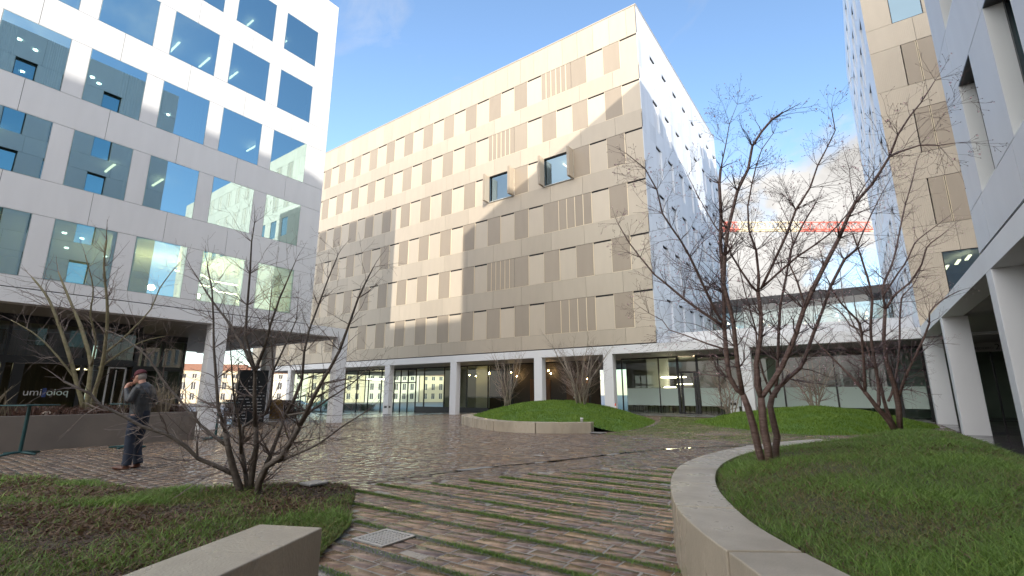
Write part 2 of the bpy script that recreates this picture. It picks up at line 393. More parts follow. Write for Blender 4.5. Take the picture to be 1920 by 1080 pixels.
    lf = fr.build('lobby_front', M['black'], B)
    for a, b in ((8.12, 9.13), (9.27, 9.93), (10.07, 10.98)):
        p = MB(); p.fquad(F3, a, b, g3_+.25, 2.46, -.05); p.fquad(F3, a, b, 2.66, 4.02, -.05); p.build('glass_pane', M['clearglass'], lf)
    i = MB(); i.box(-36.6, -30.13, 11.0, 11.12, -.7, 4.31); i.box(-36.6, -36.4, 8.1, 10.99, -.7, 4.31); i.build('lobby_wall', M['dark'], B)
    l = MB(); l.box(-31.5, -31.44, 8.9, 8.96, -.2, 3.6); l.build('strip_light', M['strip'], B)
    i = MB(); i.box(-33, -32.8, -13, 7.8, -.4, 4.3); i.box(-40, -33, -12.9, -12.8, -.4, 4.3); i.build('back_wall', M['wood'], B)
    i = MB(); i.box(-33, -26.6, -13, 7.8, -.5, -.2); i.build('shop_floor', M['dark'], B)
    # window lettering
    lettering('umi', .375, (X+.012, 4.42, 1.22), (R_(90), 0, R_(90)), M['whitewall'], B, 'window_lettering')
    lettering('oioq', .375, (X+.012, 5.1, 1.22), (R_(90), 0, R_(90)), M['frost'], B, 'window_lettering')
    bp = MB(); bp.fbox(F, 4.98, 5.10, 1.15, 1.5, .004, .008); bp.build('blue_sticker', mat('blue_film', (.05, .09, .3), .4), B)
    for x, y in ((-27.8, 3.5), (-28.5, 1.5), (-28, 6.4)):
        l = MB(); l.lathe((x, y, 2.32), [(.02, .12), (.04, .1), (.2, 0), (.18, -.005), (.001, .0)], 14); lo = l.build('pendant_lamp', M['strip'], B)
    return B
WHITE = build_white()

# ---------------------------------------------------------------- tan building (main)
OPEN = {(2, 3): 1, (2, 7): 1}          # row 2: shutters standing open over two modules
GROUPS = {0: [2], 1: [6], 3: [2], 4: [6], 5: [2]}
def build_main():
    B = empty('office_building', (-33, 39, gz(-33)), 'champagne coloured metal clad office block with white side wall in the middle', 'building')
    XR, XL, Z0, Z1, YB = -9.54, -57.0, 4.24, 27.75, 50.
    e = lambda k: XR-1.30-MOD*(k)
    wins = {}; cl = MB(); scr = []
    for r, t in enumerate(TOPS):
        kmax = 36 if r == 5 else 30; row = []; k = 0
        panel(cl, F_MAIN, e(0), XR, t-WH, t-.10, RT_(.06), d0=-.05, d1=-.02)
        while k < kmax:
            u1, u0 = e(k), e(k+1)
            if (r, k) in OPEN:
                u0 = e(k+2); scr.append(('open', r, u0, u1, t)); row.append((u0, u1)); k += 2; continue
            if k in GROUPS.get(r, []):
                u0 = e(k+3); scr.append(('group', r, u0, u1, t)); row.append((u0, u1)); k += 3; continue
            if k % 2 == 0: scr.append(('one', r, u0, u1, t)); row.append((u0, u1))
            else: panel(cl, F_MAIN, u0, u1, t-WH, t-.10, .09+RT_(.05), d0=-.05, d1=-.02)
            k += 1
        ue = e(k)
        while ue > XL+1: panel(cl, F_MAIN, ue-MOD, ue, t-WH, t-.07, RT_(.07)); ue -= MOD
        wins[(t-WH, t)] = row
    strips(B, F_MAIN, XL, XR-.03, Z0, Z1, wins, -.34, -.06).build('wall', M['joint'], B)
    for i, t in enumerate(TOPS):      # spandrel panels below each row
        z1 = t-WH; z0 = TOPS[i+1] if i < 5 else Z0+.02
        js = [XR, XR-1.92]; 
        while js[-1] > XL+2.6: js.append(js[-1]-2.59)
        js.append(XL)
        for a, b in zip(js[:-1], js[1:]):
            panel(cl, F_MAIN, b, a, z0, z1, -.06+RT_(.06))
    a = XR; first = True
    while a > XL+1:
        b = a-(.74 if first else MOD*.992); first = False
        panel(cl, F_MAIN, b, a, TOPS[0], Z1-.06, RT_(.07)); a = b
    cl.fbox((0, 50, 1, 0, 0, 1), XL, XR-.03, Z0, Z1, -.3, 0); cl.fbox((XL, 0, 0, 1, -1, 0), 28.06, 49.7, Z0, Z1, -.3, 0)
    cl.build('cladding', M['tan'], B)
    co = MB(); co.fbox(F_MAIN, XL, XR+.02, Z1-.06, Z1+.04, -.4, .025); co.fbox(F_SIDE, 28.4, 50, Z1-.06, Z1+.04, -.4, .025); co.build('coping', mat('coping', (.42, .38, .33), .4), B)
    ro = MB(); ro.box(XL+.3, XR-.4, 28.4, 49.6, Z1-.4, Z1-.1); ro.build('roof', M['roofdark'], B)
    for typ, r, u0, u1, t in scr:
        v0, v1 = t-WH, t
        if typ == 'one' or typ == 'group':
            s = MB(); d = -.012
            n = 1 if typ == 'one' else 3
            for j in range(n):
                a = u0+(u1-u0)*j/n; b = u0+(u1-u0)*(j+1)/n
                s.fbox(F_MAIN, a+.012, b-.012, v0+.01, v1-.01, d-.02, d, RT_(.06))
            o = s.build('shutter', M['screen'], B)
            fr = MB()     # thin gold frame and hinge rails
            if typ == 'group':
                w = (u1-u0)/3
                for x in (u0+.33*w, u0+.66*w, u0+w, u0+1.33*w, u0+1.66*w) if r not in (3, 5) else (u0+w, u0+2*w, u0+2.5*w, u0+1.5*w):
                    fr.fbox(F_MAIN, x-.022, x+.022, v0+.02, v1-.02, d+.002, .006)
            fr.fbox(F_MAIN, u1-.02, u1+.012, v0, v1, -.04, .006); fr.fbox(F_MAIN, u0-.006, u0+.012, v0+.01, v1-.01, -.03, .0)
            fr.fbox(F_MAIN, u0+.02, u1-.03, v0, v0+.018, -.03, -.002)
            fr.build('fin', M['fin'], o)
        else:
            g = MB(); g.fbox(F_MAIN, u0, u0+.05, v0, v1, -.3, -.06); g.fbox(F_MAIN, u1-.05, u1, v0, v1, -.3, -.06)
            g.fbox(F_MAIN, u0+.05, u1-.05, v1-.05, v1, -.3, -.06); g.fbox(F_MAIN, u0+.05, u1-.05, v0, v0+.05, -.3, -.06)
            w = g.build('open_window', M['black'], B)
            p = MB(); p.fquad(F_MAIN, u0+.05, u1-.05, v0+.05, v1-.05, -.16); p.build('pane', M['glass2'], w)
            p = MB(); p.fbox(F_MAIN, u0+.02, u1-.02, v0-.0, v0+.03, -.04, .10); p.build('sill', M['reveal_w'], w)
            for a, sgn in ((u0, 1), (u1-.17, 1)):
                s = MB()
                s.fbox(F_MAIN, a+.02, a+.15, v0+.04, v1-.0, .01, .66, .05); sh = s.build('shutter', M['tan'], B)
                s = MB(); s.fbox(F_MAIN, a, a+.17, v0+.02, v0+.038, .0, .68); s.fbox(F_MAIN, a, a+.17, v0+.04, v1, .662, .68)
                s.build('shutter_edge', M['screen'], sh)
    # white side wall
    wy = [30.38+2.592*k for k in range(8)]
    wins = {(t-.25-WH, t-.25): [(y, y+1.14) for y in wy if y < 49 and not (r == 5 and y > 41)] for r, t in enumerate(TOPS)}
    strips(B, F_SIDE, 28.03, YB, Z0, Z1, wins, -.34, -.05).build('side_wall', M['joint'], B)
    c = MB()
    ks = sorted(wins)
    zs = [Z0]+[x for k in ks for x in k]+[Z1-.06]
    for i in range(0, len(zs), 2):
        y = 28.0
        while y < YB-.01:
            y2 = min(YB, y+.648*(1 if i == len(zs)-2 or True else 1)); panel2 = RT_(.035)+(-.10 if random.random() < .12 else 0)
            c.fbox(F_SIDE, y+(0.0 if y < 28.1 else .001), y2-.001, zs[i]+.004, zs[i+1]-.004, -.048, 0, panel2); y = y2
    for (a, b) in ks:
        u = 28.0
        for p, q in wins[(a, b)]+[(YB, YB)]:
            n = max(1, round((p-u)/.66))
            for j in range(n):
                tt = RT_(.03)+(-.16 if j == 0 and random.random() < .3 else 0)
                if p > u: c.fbox(F_SIDE, u+(p-u)*j/n+.001, u+(p-u)*(j+1)/n-.001, a+.002, b-.002, -.048, 0, tt)
            u = q
    c.build('side_cladding', M['sidewhite'], B)
    for (a, b) in ks:
        for p, q in wins[(a, b)]:
            s = MB(); s.fbox(F_SIDE, p+.03, q-.02, a+.01, b-.11, -.15, -.10, RT_(.05)-.06); s.fbox(F_SIDE, q-.03, q, a, b, -.15, .02, .25)
            s.build('side_shutter', M['sidewhite'], B)
    # inner floors so that openings are not hollow
    s = MB()
    zz = [4.6]+[t+.05 for t in TOPS[::-1]]
    for t0, t1 in zip(zz, [t-WH-.05 for t in TOPS[::-1]]+[27.4]):
        s.box(XL+.4, XR-.4, 28.4, 49.5, t0, t1)
    s.build('floor_slab', M['inceil'], B)
    s = MB(); s.box(XL+.4, XR-.5, 33.5, 33.7, 4.7, 27); s.build('core_wall', M['inwall'], B)
    for x, z in ((-15.6, 18.15), (-21, 18.15), (-16.2, 18.15)):
        l = MB(); l.box(x-.05, x+.05, 29.2, 30.4, z-.02, z+.02); l.build('strip_light', M['strip'], B)
    # colonnade
    for x in (-33.70, -25.99, -18.21, -13.05, -41.4, -49.2, -56.9):
        c = MB(); c.box(x, x+.64, 28.003, 28.5, gz(x)-.4, 3.70); c.build('column', M['whitewall'], B, bevel=.012)
    b = MB(); b.box(XL, -9.54, 28.0, 28.5, 3.703, 4.20); b.build('beam', M['whitewall'], B)
    s = MB(); s.box(XL, -9.56, 28.5, 33.1, 3.76, 3.83)
    s.build('soffit', M['soffit'], B)
    s = MB(); s.box(XL, -9.6, 33.1, 49.5, 3.86, 4.2); s.build('ground_ceiling', M['inceil'], B)
    # ground floor glazing at Y=33
    F = (0, 33, 1, 0, 0, -1)
    mull = [-9.98, -11.27, -13.95, -15.3, -16.6, -20.6, -23.6, -26.2, -28.6, -31.35, -33.95, -35.1, -36.2, -37.25, -38.2, -40.15, -42.2, -44.1, -46.2, -48.3, -50.4, -52.5, -54.7, -56.8]
    fr = MB()
    for x in mull:
        w = .07 if x in (-9.98,) else .03
        fr.fbox(F, x-w, x+w, gz(x)-.1, 3.757, -.10, .02)
    for x0, x1 in ((-57, -38.2), (-35, -17), (-13.95, -9.98)):
        fr.fbox(F, x0+.03, x1-.03, 3.66, 3.757, -.09, .01)
    fr.fbox(F, -38.2, -35.1, 2.32, 2.42, -.09, .03); fr.fbox(F, -38.2, -35.1, 3.55, 3.757, -.09, .03); fr.fbox(F, -35.0, -26.1, gz(-31)-.2, .12, -.15, .03)
    fr.fbox(F, -26.1, -9.98, -.35, .0, -.15, .03)
    sf = fr.build('shopfront', M['black'], B)
    for a, b in zip(mull[1:], mull[:-1]):
        if a < -26.1 or a > -16: 
            p = MB(); p.fquad(F, a+.03, b-.03, -.8, 3.66, -.04); p.build('glass_pane', M['clearglass'], sf)
    p = MB(); p.fbox(F, -13.6, -10.05, .52, 1.66, -.035, -.028); p.build('frosted_band', M['frost'], sf)
    # dark timber entrance bays with double doors
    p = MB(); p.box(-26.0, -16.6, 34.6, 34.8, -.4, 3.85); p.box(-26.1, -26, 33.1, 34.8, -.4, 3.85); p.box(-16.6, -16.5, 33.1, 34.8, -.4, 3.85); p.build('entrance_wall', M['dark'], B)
    for x in (-22.4, -21.35, -18.9, -17.9):
        d = MB(); d.box(x-.46, x+.46, 34.52, 34.598, -.2, 2.5); dd = d.build('door', M['wood'], B)
        d = MB(); d.box(x-.12 if x in (-21.35, -17.9) else x-.3, x+.3 if x in (-21.35, -17.9) else x+.12, 34.50, 34.518, .25, .42)
        d.box(x-.32 if x in (-21.35, -17.9) else x+.18, x-.2 if x in (-21.35, -17.9) else x+.3, 34.47, 34.518, .95, 1.05); d.build('handle', M['reveal_w'], dd)
    i = MB(); i.box(-38, -26.1, 40, 40.2, -.8, 3.9); i.box(-16.5, -2, 40, 40.2, -.5, 3.9); i.build('back_wall', M['inwall'], B)
    i = MB(); i.box(-57, -16.4, 33.12, 49, -1.3, -.62); i.box(-16.4, -9.6, 33.12, 49, -.4, -.12); i.build('ground_floor_slab', M['infloor'], B)
    i = MB()
    for x in (-13.2, -30): i.box(x, x+1.6, 36, 36.3, -.3, 3.85)
    i.build('inner_pier', M['inceil'], B)
    rr = random.Random(3)
    for x, y, z in [(-33.2, 35, 2.75), (-31.9, 35.3, 2.95), (-31.6, 35, 2.7), (-30, 35, 3.0), (-29.2, 35, 2.9), (-28.4, 36, 3.1), (-27.6, 35, 3.2), (-27.4, 35.6, 2.9), (-26.6, 35.2, 3.15),
                    (-24.6, 34.2, 3.1), (-24.3, 34, 2.9), (-24.0, 34.2, 2.75), (-20.9, 34.3, 3.15), (-20.6, 34.2, 2.9), (-16.9, 34.2, 3.0), (-17.4, 34.3, 2.4)]:
        l = MB(); l.lathe((x, y, z), [(.001, -.045), (.035, -.03), (.045, 0), (.035, .03), (.001, .045)], 10); lb = l.build('pendant_bulb', M['bulb'], B)
        w = MB(); w.tube([(x, y, z+.04), (x, y, 3.84)], .006, 4); w.build('flex', M['black'], lb)
    for x in (-43.5, -45): 
        l = MB(); l.tube([(x+.8*math.cos(a), 36+.8*math.sin(a), 2.9) for a in np.linspace(0, 2*math.pi, 21)], .05, 6); l.build('ring_lamp', M['ring'], B)
    for cx, cy, z, r in ((-11, 35.3, 2.45, .85), (-10.2, 35.2, 1.95, .5), (-11.4, 35.6, 1.75, .4)):
        l = MB(); l.tube([(cx+r*math.cos(a), cy+r*math.sin(a), z) for a in np.linspace(0, 2*math.pi, 25)], .028, 6); l.build('ring_lamp', M['ring'], B)
    for x, y in ((-11.0, 33.8), (-8.7, 34)):
        l = MB(); l.box(x-.45, x+.1, y-.05, y+.05, 3.80, 3.855); l.build('strip_light', M['strip'], B)
    return B
MAIN = build_main()

# ---------------------------------------------------------------- single storey link with terrace between the two tan blocks
def build_link():
    B = empty('link_building', (-3.5, 36, 0), 'low white framed glazed wing joining the two tan blocks, terrace wall on top', 'building')
    b = MB(); b.box(-9.54, 2.41, 28.0, 28.5, 3.703, 4.20); b.build('beam', M['whitewall'], B)
    c = MB(); c.box(-5.27, -4.63, 28.003, 28.5, -.3, 3.70); c.build('column', M['whitewall'], B, bevel=.012)
    s = MB(); s.box(-9.56, 8, 28.5, 33.1, 3.762, 3.832); s.build('soffit', M['soffit'], B)
    for x in (-11, -8.2, -3, -.6): 
        l = MB(); l.box(x-.1, x+.1, 29.4, 31.2, 3.745, 3.76); l.build('soffit_slot', M['inwall'], B)
    s = MB(); s.box(-9.5, 8, 28.5, 46, 3.86, 4.18); s.build('terrace_slab', M['inceil'], B)
    s = MB(); s.box(-9.53, 2.40, 30.5, 30.62, 4.19, 5.02)
    s.build('parapet', M['white'], B)
    s = MB()
    for x in (-7.1, -4.6, -2.1, .4): s.box(x, x+.015, 30.495, 30.499, 4.2, 5.02)
    s.build('parapet_joint', M['joint'], B)
    F = (0, 33, 1, 0, 0, -1); fr = MB()
    mull = [-9.98, -8.72, -7.4, -6.2, -3.8, -1.2, 1.42, 2.8, 5.3, 8]
    for x in mull:
        w = .07 if x in (-9.98, -8.72) else .03
        if x != -9.98: fr.fbox(F, x-w, x+w, -.15, 3.757, -.10, .02)
    fr.fbox(F, -9.9, -8.8, 2.62, 2.74, -.09, .02); fr.fbox(F, -9.9, -8.8, -.15, .06, -.09, .02)
    for x in (-9.75, -8.9): fr.fbox(F, x-.07, x+.07, .06, 2.62, -.09, .02)
    fr.fbox(F, -8.7, 8, 3.6, 3.757, -.09, .01); fr.fbox(F, -8.65, 8, -.2, .02, -.09, .01)
    fr.fbox(F, 1.5, 2.75, 2.40, 2.56, -.09, .03); fr.fbox(F, 1.45, 1.62, .02, 2.4, -.09, .03); fr.fbox(F, 2.66, 3.1, .02, 3.6, -.09, .03)
    sf = fr.build('shopfront', M['black'], B)
    for a, b in zip(mull[:-1], mull[1:]):
        p = MB(); p.fquad(F, a+.03, b-.03, -.1, 3.7, -.04); p.build('glass_pane', M['clearglass'], sf)
    for a, b in ((-9.7, -8.95), (-8.6, -7.45), (-7.35, -6.25), (-6.15, -3.85), (-3.75, -1.25), (-1.15, 1.38), (1.64, 2.64)):
        p = MB(); p.fbox(F, a, b, .52, 1.66, -.035, -.028); p.build('frosted_band', M['frost'], sf)
    i = MB(); i.box(-2, 8, 39, 39.2, -.3, 3.85); i.build('back_wall', M['inwall'], B)
    i = MB(); i.box(-9.6, 12, 33.12, 46, -.4, -.10); i.build('ground_floor_slab', M['infloor'], B)
    i = MB()
    for x, y in ((-1.0, 33.9), (.2, 34.6)): i.box(x, x+.12, y, y+.12, -.1, 3.85)
    for x in (-6.5, 1.8): i.box(x, x+2, 36.5, 36.7, -.1, 3.85)
    i.build('inner_pier', M['whitewall'], B)
    # simple tables and chairs seen through the glass as one furnishing part
    f = MB()
    for x in np.arange(-13.4, -6.5, 1.1):
        for y in (34.2, 35.4):
            f.box(x, x+.6, y, y+.6, .68, .71); f.box(x+.28, x+.32, y+.28, y+.32, -.1, .68)
            f.box(x-.35, x+.0, y+.1, y+.5, .38, .41); f.box(x-.36, x-.33, y+.1, y+.5, .41, .8)
            for a, b in ((-.34, .12), (-.34, .46), (-.03, .12), (-.03, .46)): f.box(x+a, x+a+.02, y+b, y+b+.02, -.1, .38)
    f.build('cafe_furniture', M['dark'], B)
    return B
LINK = build_link()
def build_bridge():
    B = empty('glass_footbridge', (-3.5, 43, 4.2), 'glazed upper walkway with dark flat roof behind the terrace wall', 'footbridge')
    s = MB(); s.box(-9.5, 2.38, 41.75, 45.2, 8.22, 8.78); s.build('roof_fascia', M['roofdark'], B)
    s = MB(); s.box(-9.5, 2.38, 42, 45, 4.2, 4.5); s.build('deck', M['inceil'], B)
    F = (0, 41.8, 1, 0, 0, -1); F2 = (0, 45.1, 1, 0, 0, 1)
    f = MB()
    for x in (-9.45, -7.1, -4.66, -2.2, .27, 2.3):
        f.fbox(F, x-.025, x+.025, 4.2, 8.2, -.08, 0); f.fbox(F2, x-.025, x+.025, 4.2, 8.2, -.08, 0)
    fr = f.build('glazing_frame', M['black'], B)
    for a, b in zip((-9.45, -7.1, -4.66, -2.2, .27), (-7.1, -4.66, -2.2, .27, 2.3)):
        p = MB(); p.fquad(F, a+.02, b-.02, 4.2, 8.2, -.03); p.build('glass_pane', M['tealglass'], fr)
        p = MB(); p.fquad(F2, a+.02, b-.02, 4.2, 8.2, -.03); p.build('glass_pane', M['tealglass'], fr)
    for x in (-8.6, -6, -3.3, -.9, .9):
        l = MB(); l.lathe((x, 43.4, 7.0), [(.02, .18), (.09, 0), (.001, -.02)], 10); l.build('pendant_lamp', M['ring'], B)
    return B
build_bridge()
# ---------------------------------------------------------------- right, far: tan tower
def build_tower():
    B = empty('office_tower', (9, 38, 0), 'tall slim block at right with tan front, white slatted flank and bronze screens', 'building')
    XL, XR, Y1, Z0, Z1 = 2.41, 38.2, 50, 4.24, 30.3
    tops = [7.49+3.58*k-.02*k for k in range(7)]
    cl = MB(); fr_w = {}; objs = []
    for r, t in enumerate(tops):
        row = [(3.62, 4.88)] if r != 4 else [(3.48, 4.70)]
        row += [(7.5+2.58*j, 8.75+2.58*j) for j in range(11)]
        fr_w[(t-WH, t)] = row; u = XL
        for a, b in row+[(XR, XR)]:
            n = max(1, round((a-u)/1.3))
            for j in range(n):
                if a > u: panel(cl, F_RT, u+(a-u)*j/n, u+(a-u)*(j+1)/n, t-WH, t, RT_(.05))
            u = b
        z0 = t; z1 = tops[r+1]-WH if r < 6 else Z1
        js = [XL, 4.26, 6.8, 9.4, 12, 14.6, 17.2, 19.8, 22.4, 25, 27.6, 30.2, 32.8, 35.4, XR]
        for a, b in zip(js[:-1], js[1:]): panel(cl, F_RT, a, b, z0, z1, RT_(.05))
    js = [XL, 3.9, 6.8, 9.4, 12, 14.6, 17.2, 19.8, 22.4, 25, 27.6, 30.2, 32.8, 35.4, XR]
    for a, b in zip(js[:-1], js[1:]): panel(cl, F_RT, a, b, Z0, tops[0]-WH, RT_(.03))
    strips(B, F_RT, XL+.03, XR, Z0, Z1-.01, fr_w).build('wall', M['joint'], B)
    cl.fbox((XR, 0, 0, 1, 1, 0), 28.05, Y1-.3, Z0, Z1, -.3, 0); cl.fbox((0, Y1, 1, 0, 0, 1), XL+.03, XR, Z0, Z1, -.3, 0)
    cl.build('cladding', M['tan'], B)
    for r, t in enumerate(tops):
        for j, (a, b) in enumerate(fr_w[(t-WH, t)]):
            if r in (0, 4):
                g = MB(); g.fbox(F_RT, a, a+.03, t-WH, t, -.3, -.02); g.fbox(F_RT, b-.03, b, t-WH, t, -.3, -.02); g.fbox(F_RT, a+.03, b-.03, t-.03, t, -.3, -.02); g.fbox(F_RT, a+.03, b-.03, t-WH, t-WH+.03, -.3, -.02)
                w = g.build('window', M['black'], B); p = MB(); p.fquad(F_RT, a+.03, b-.03, t-WH+.03, t-.03, -.03); p.build('pane', M['glass2'], w)
            else:
                s = MB(); mdl = (a+b)/2-.03
                s.fbox(F_RT, a+.035, mdl-.01, t-WH+.015, t-.015, -.03, -.01, RT_(.05)); s.fbox(F_RT, mdl+.01, b-.01, t-WH+.015, t-.015, -.03, -.01, RT_(.05))
                o = s.build('shutter', M['screen'], B)
                f = MB(); f.fbox(F_RT, mdl-.035, mdl-.015, t-WH+.02, t-.02, -.008, .004); f.fbox(F_RT, mdl+.015, mdl+.035, t-WH+.02, t-.02, -.008, .004); f.build('fin', M['fin'], o)
    for x, y, z in ((4.3, 29.5, 7.25), (4.0, 30.5, 7.25), (4.6, 29, 7.3)):
        l = MB(); l.box(x-.06, x+.06, y-.5, y+.5, z-.02, z+.02); l.build('strip_light', M['strip'], B)
    # flank
    wins = {}; tops2 = [7.35+3.57*k for k in range(7)]
    for r, t in enumerate(tops2): wins[(t-2.3, t)] = [(29.6+2.58*k+(.9 if r % 2 else 0), 30.85+2.58*k+(.9 if r % 2 else 0)) for k in range(7)]
    strips(B, F_R, 28.03, Y1, Z0, Z1-.02, wins).build('side_wall', M['joint'], B)
    c = MB(); ks = sorted(wins); zs = [Z0]+[x for k in ks for x in k]+[Z1]
    for i in range(0, len(zs), 2):
        for j in range(9): panel(c, F_R, 28+j*22/9, 28+(j+1)*22/9, zs[i], zs[i+1], RT_(.03))
    for k in ks:
        u = 28
        for a, b in wins[k]+[(Y1, Y1)]:
            if a > u: panel(c, F_R, u, a, k[0], k[1], RT_(.03))
            u = b
    c.build('side_cladding', M['sidewhite'], B)
    for k in ks:
        for a, b in wins[k]:
            s = MB(); s.fbox(F_R, a+.02, b-.02, k[0], k[1]-.12, -.30, -.27); s.fbox(F_R, b-.04, b-.001, k[0]+.01, k[1]-.01, -.26, .03, .1)
            s.build('side_shutter', M['sidewhite'], B)
    s = MB()
    zz = [t+.05 for t in tops]; s.box(2.8, 37.5, 28.4, 49.5, 4.3, 5.15)
    for t0, t1 in zip(tops[:-1], tops[1:]): s.box(2.8, 37.5, 28.4, 49.5, t0+.05, t1-WH-.05)
    s.build('floor_slab', M['inceil'], B)
    s = MB(); s.box(3, 37.5, 34, 34.2, 4.7, 29.9); s.build('core_wall', M['inwall'], B)
    s = MB(); s.box(2.8, 37.6, 28.4, 49.6, 29.9, 30.1); s.build('roof', M['roofdark'], B)
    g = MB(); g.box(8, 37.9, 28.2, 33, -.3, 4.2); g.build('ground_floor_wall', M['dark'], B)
    return B
build_tower()
# ---------------------------------------------------------------- right, near: pale grey block on white columns
def build_near():
    B = empty('office_building', (10, 3, 0), 'pale grey panelled block at the right edge standing on broad white columns', 'building')
    Y0, Y1, Z0, Z1, XB = -8, 14.02, 4.24, 27.8, 20
    tops = TOPS[::-1]; tops = [7.56]+[t+.05 for t in tops[1:]]
    wy = [(11.45-2.56*k, 12.68-2.56*k) for k in range(8)]
    wins = {(t-2.37 if r == 0 else t-2.25, t): wy for r, t in enumerate(tops)}
    strips(B, F_R, Y0, Y1, Z0, Z1-.02, wins, -.5, -.03).build('wall', M['joint'], B)
    ks = sorted(wins); zs = [Z0]+[x for k in ks for x in k]+[Z1]; c = MB()
    for i in range(0, len(zs), 2):
        js = [Y0]+sorted([12.85-2.56*k for k in range(8)])+[Y1]
        for a, b in zip(js[:-1], js[1:]): panel(c, F_R, a, b, zs[i], zs[i+1], RT_(.02))
    for k in ks:
        u = Y0
        for a, b in sorted(wy)+[(Y1, Y1)]:
            if a > u: panel(c, F_R, u, a, k[0], k[1], RT_(.02))
            u = b
    c.fbox((0, Y1, 1, 0, 0, 1), 2.44, XB, Z0, Z1, -.3, 0); c.fbox((0, Y0, 1, 0, 0, -1), 2.44, XB, Z0, Z1, -.3, 0); c.fbox((XB, 0, 0, 1, 1, 0), Y0+.3, Y1-.3, Z0, Z1, -.3, 0)
    c.build('cladding', M['greywhite'], B)
    for k in ks:
        for a, b in wy:
            f = MB()
            f.fbox(F_R, a, a+.02, k[0], k[1], -.48, -.002); f.fbox(F_R, b-.02, b, k[0], k[1], -.48, -.002)
            f.fbox(F_R, a+.02, b-.02, k[0], k[0]+.02, -.48, -.002)
            w = f.build('window', M['reveal_w'], B)
            f = MB(); f.fbox(F_R, a+.02, b-.02, k[1]-.02, k[1], -.48, -.002)
            for q in ((a+.02, a+.08), (b-.09, b-.02)): f.fbox(F_R, q[0], q[1], k[0]+.02, k[1]-.02, -.34, -.24)
            f.fbox(F_R, a+.08, b-.09, k[1]-.10, k[1]-.02, -.34, -.24); f.fbox(F_R, a+.08, b-.09, k[0]+.02, k[0]+.08, -.34, -.24)
            f.build('frame', M['black'], w)
            p = MB(); p.fquad(F_R, a+.08, b-.09, k[0]+.08, k[1]-.10, -.28); p.build('pane', M['glass'], w)
    s = MB()
    for a, b in zip([4.3]+tops, [k[0] for k in ks]+[27.4]): s.box(2.95, 19.6, Y0+.4, Y1-.4, a+.05, b-.05)
    s.build('floor_slab', M['inceil'], B)
    s = MB(); s.box(8, 8.2, Y0+.4, Y1-.4, 4.6, 27); s.build('core_wall', M['inwall'], B)
    s = MB(); s.box(2.9, 19.6, Y0+.4, Y1-.4, 27.5, 27.7); s.build('roof', M['roofdark'], B)
    b = MB(); b.box(2.412, 2.95, Y0, 27.997, 3.763, 4.2); b.build('beam', M['whitewall'], B)
    for y in (27.99, 21.17, 13.35, 5.6, -2.1, -7.9):
        c = MB(); c.box(2.411, 3.06, y-.0, y+.5, -.3, 3.76 if y < 27 else 3.70); c.build('column', M['whitewall'], B, bevel=.012)
    s = MB(); s.box(2.95, 20, Y0, 27.9, 3.83, 3.95); s.build('soffit', M['soffit'], B)
    s = MB(); s.box(2.95, 20, 14.1, 27.98, 3.96, 4.18); s.build('terrace_slab', M['inceil'], B)
    s = MB(); s.box(9, 9.2, Y0, 27, -.3, 3.82); s.build('back_wall', M['inwall'], B)
    # sign band above the far glass inside the arcade
    s = MB(); s.box(3.07, 8.9, 32.7, 32.9, 3.3, 3.75)
    s.build('sign_band', M['soffit'], B)
    lettering('BREDEBRO', .16, (4.62, 32.68, 3.41), (R_(90), 0, 0), M['black'], B, 'sign_letters')
    lettering('2', .40, (5.44, 32.68, 3.38), (R_(90), 0, 0), M['black'], B, 'sign_number')
    return B
build_near()
# ---------------------------------------------------------------- block behind the camera (throws the shadow seen on the facades)
def build_rear():
    B = empty('office_building', (18, -36, 0), 'pale office block standing across the yard behind the viewer', 'building')
    F1 = (7.1, 0, 0, 1, -1, 0); F3 = (0, -26, 1, 0, 0, 1)
    ks = {(t-WH, t): [(-28.5-2.6*k, -27.3-2.6*k) for k in range(8)] for t in TOPS}
    strips(B, F1, -50, -26.02, 0, 27.8, ks, -.4, 0).build('side_wall', M['white'], B)
    k2 = {(t-WH, t): [(8.6+2.6*k, 10+2.6*k) for k in range(10)] for t in TOPS}
    strips(B, F3, 7.13, 36, 0, 27.8, k2, -.4, 0).build('wall', M['tan'], B)
    for F, kk in ((F1, ks), (F3, k2)):
        for k in kk:
            for a, b in kk[k]:
                p = MB(); p.fquad(F, a, b, k[0], k[1], -.15); p.build('window', M['glass'], B)
    s = MB(); s.box(7.6, 36, -50, -26.45, .1, 27.7); s.build('core', M['dark'], B)
build_rear()
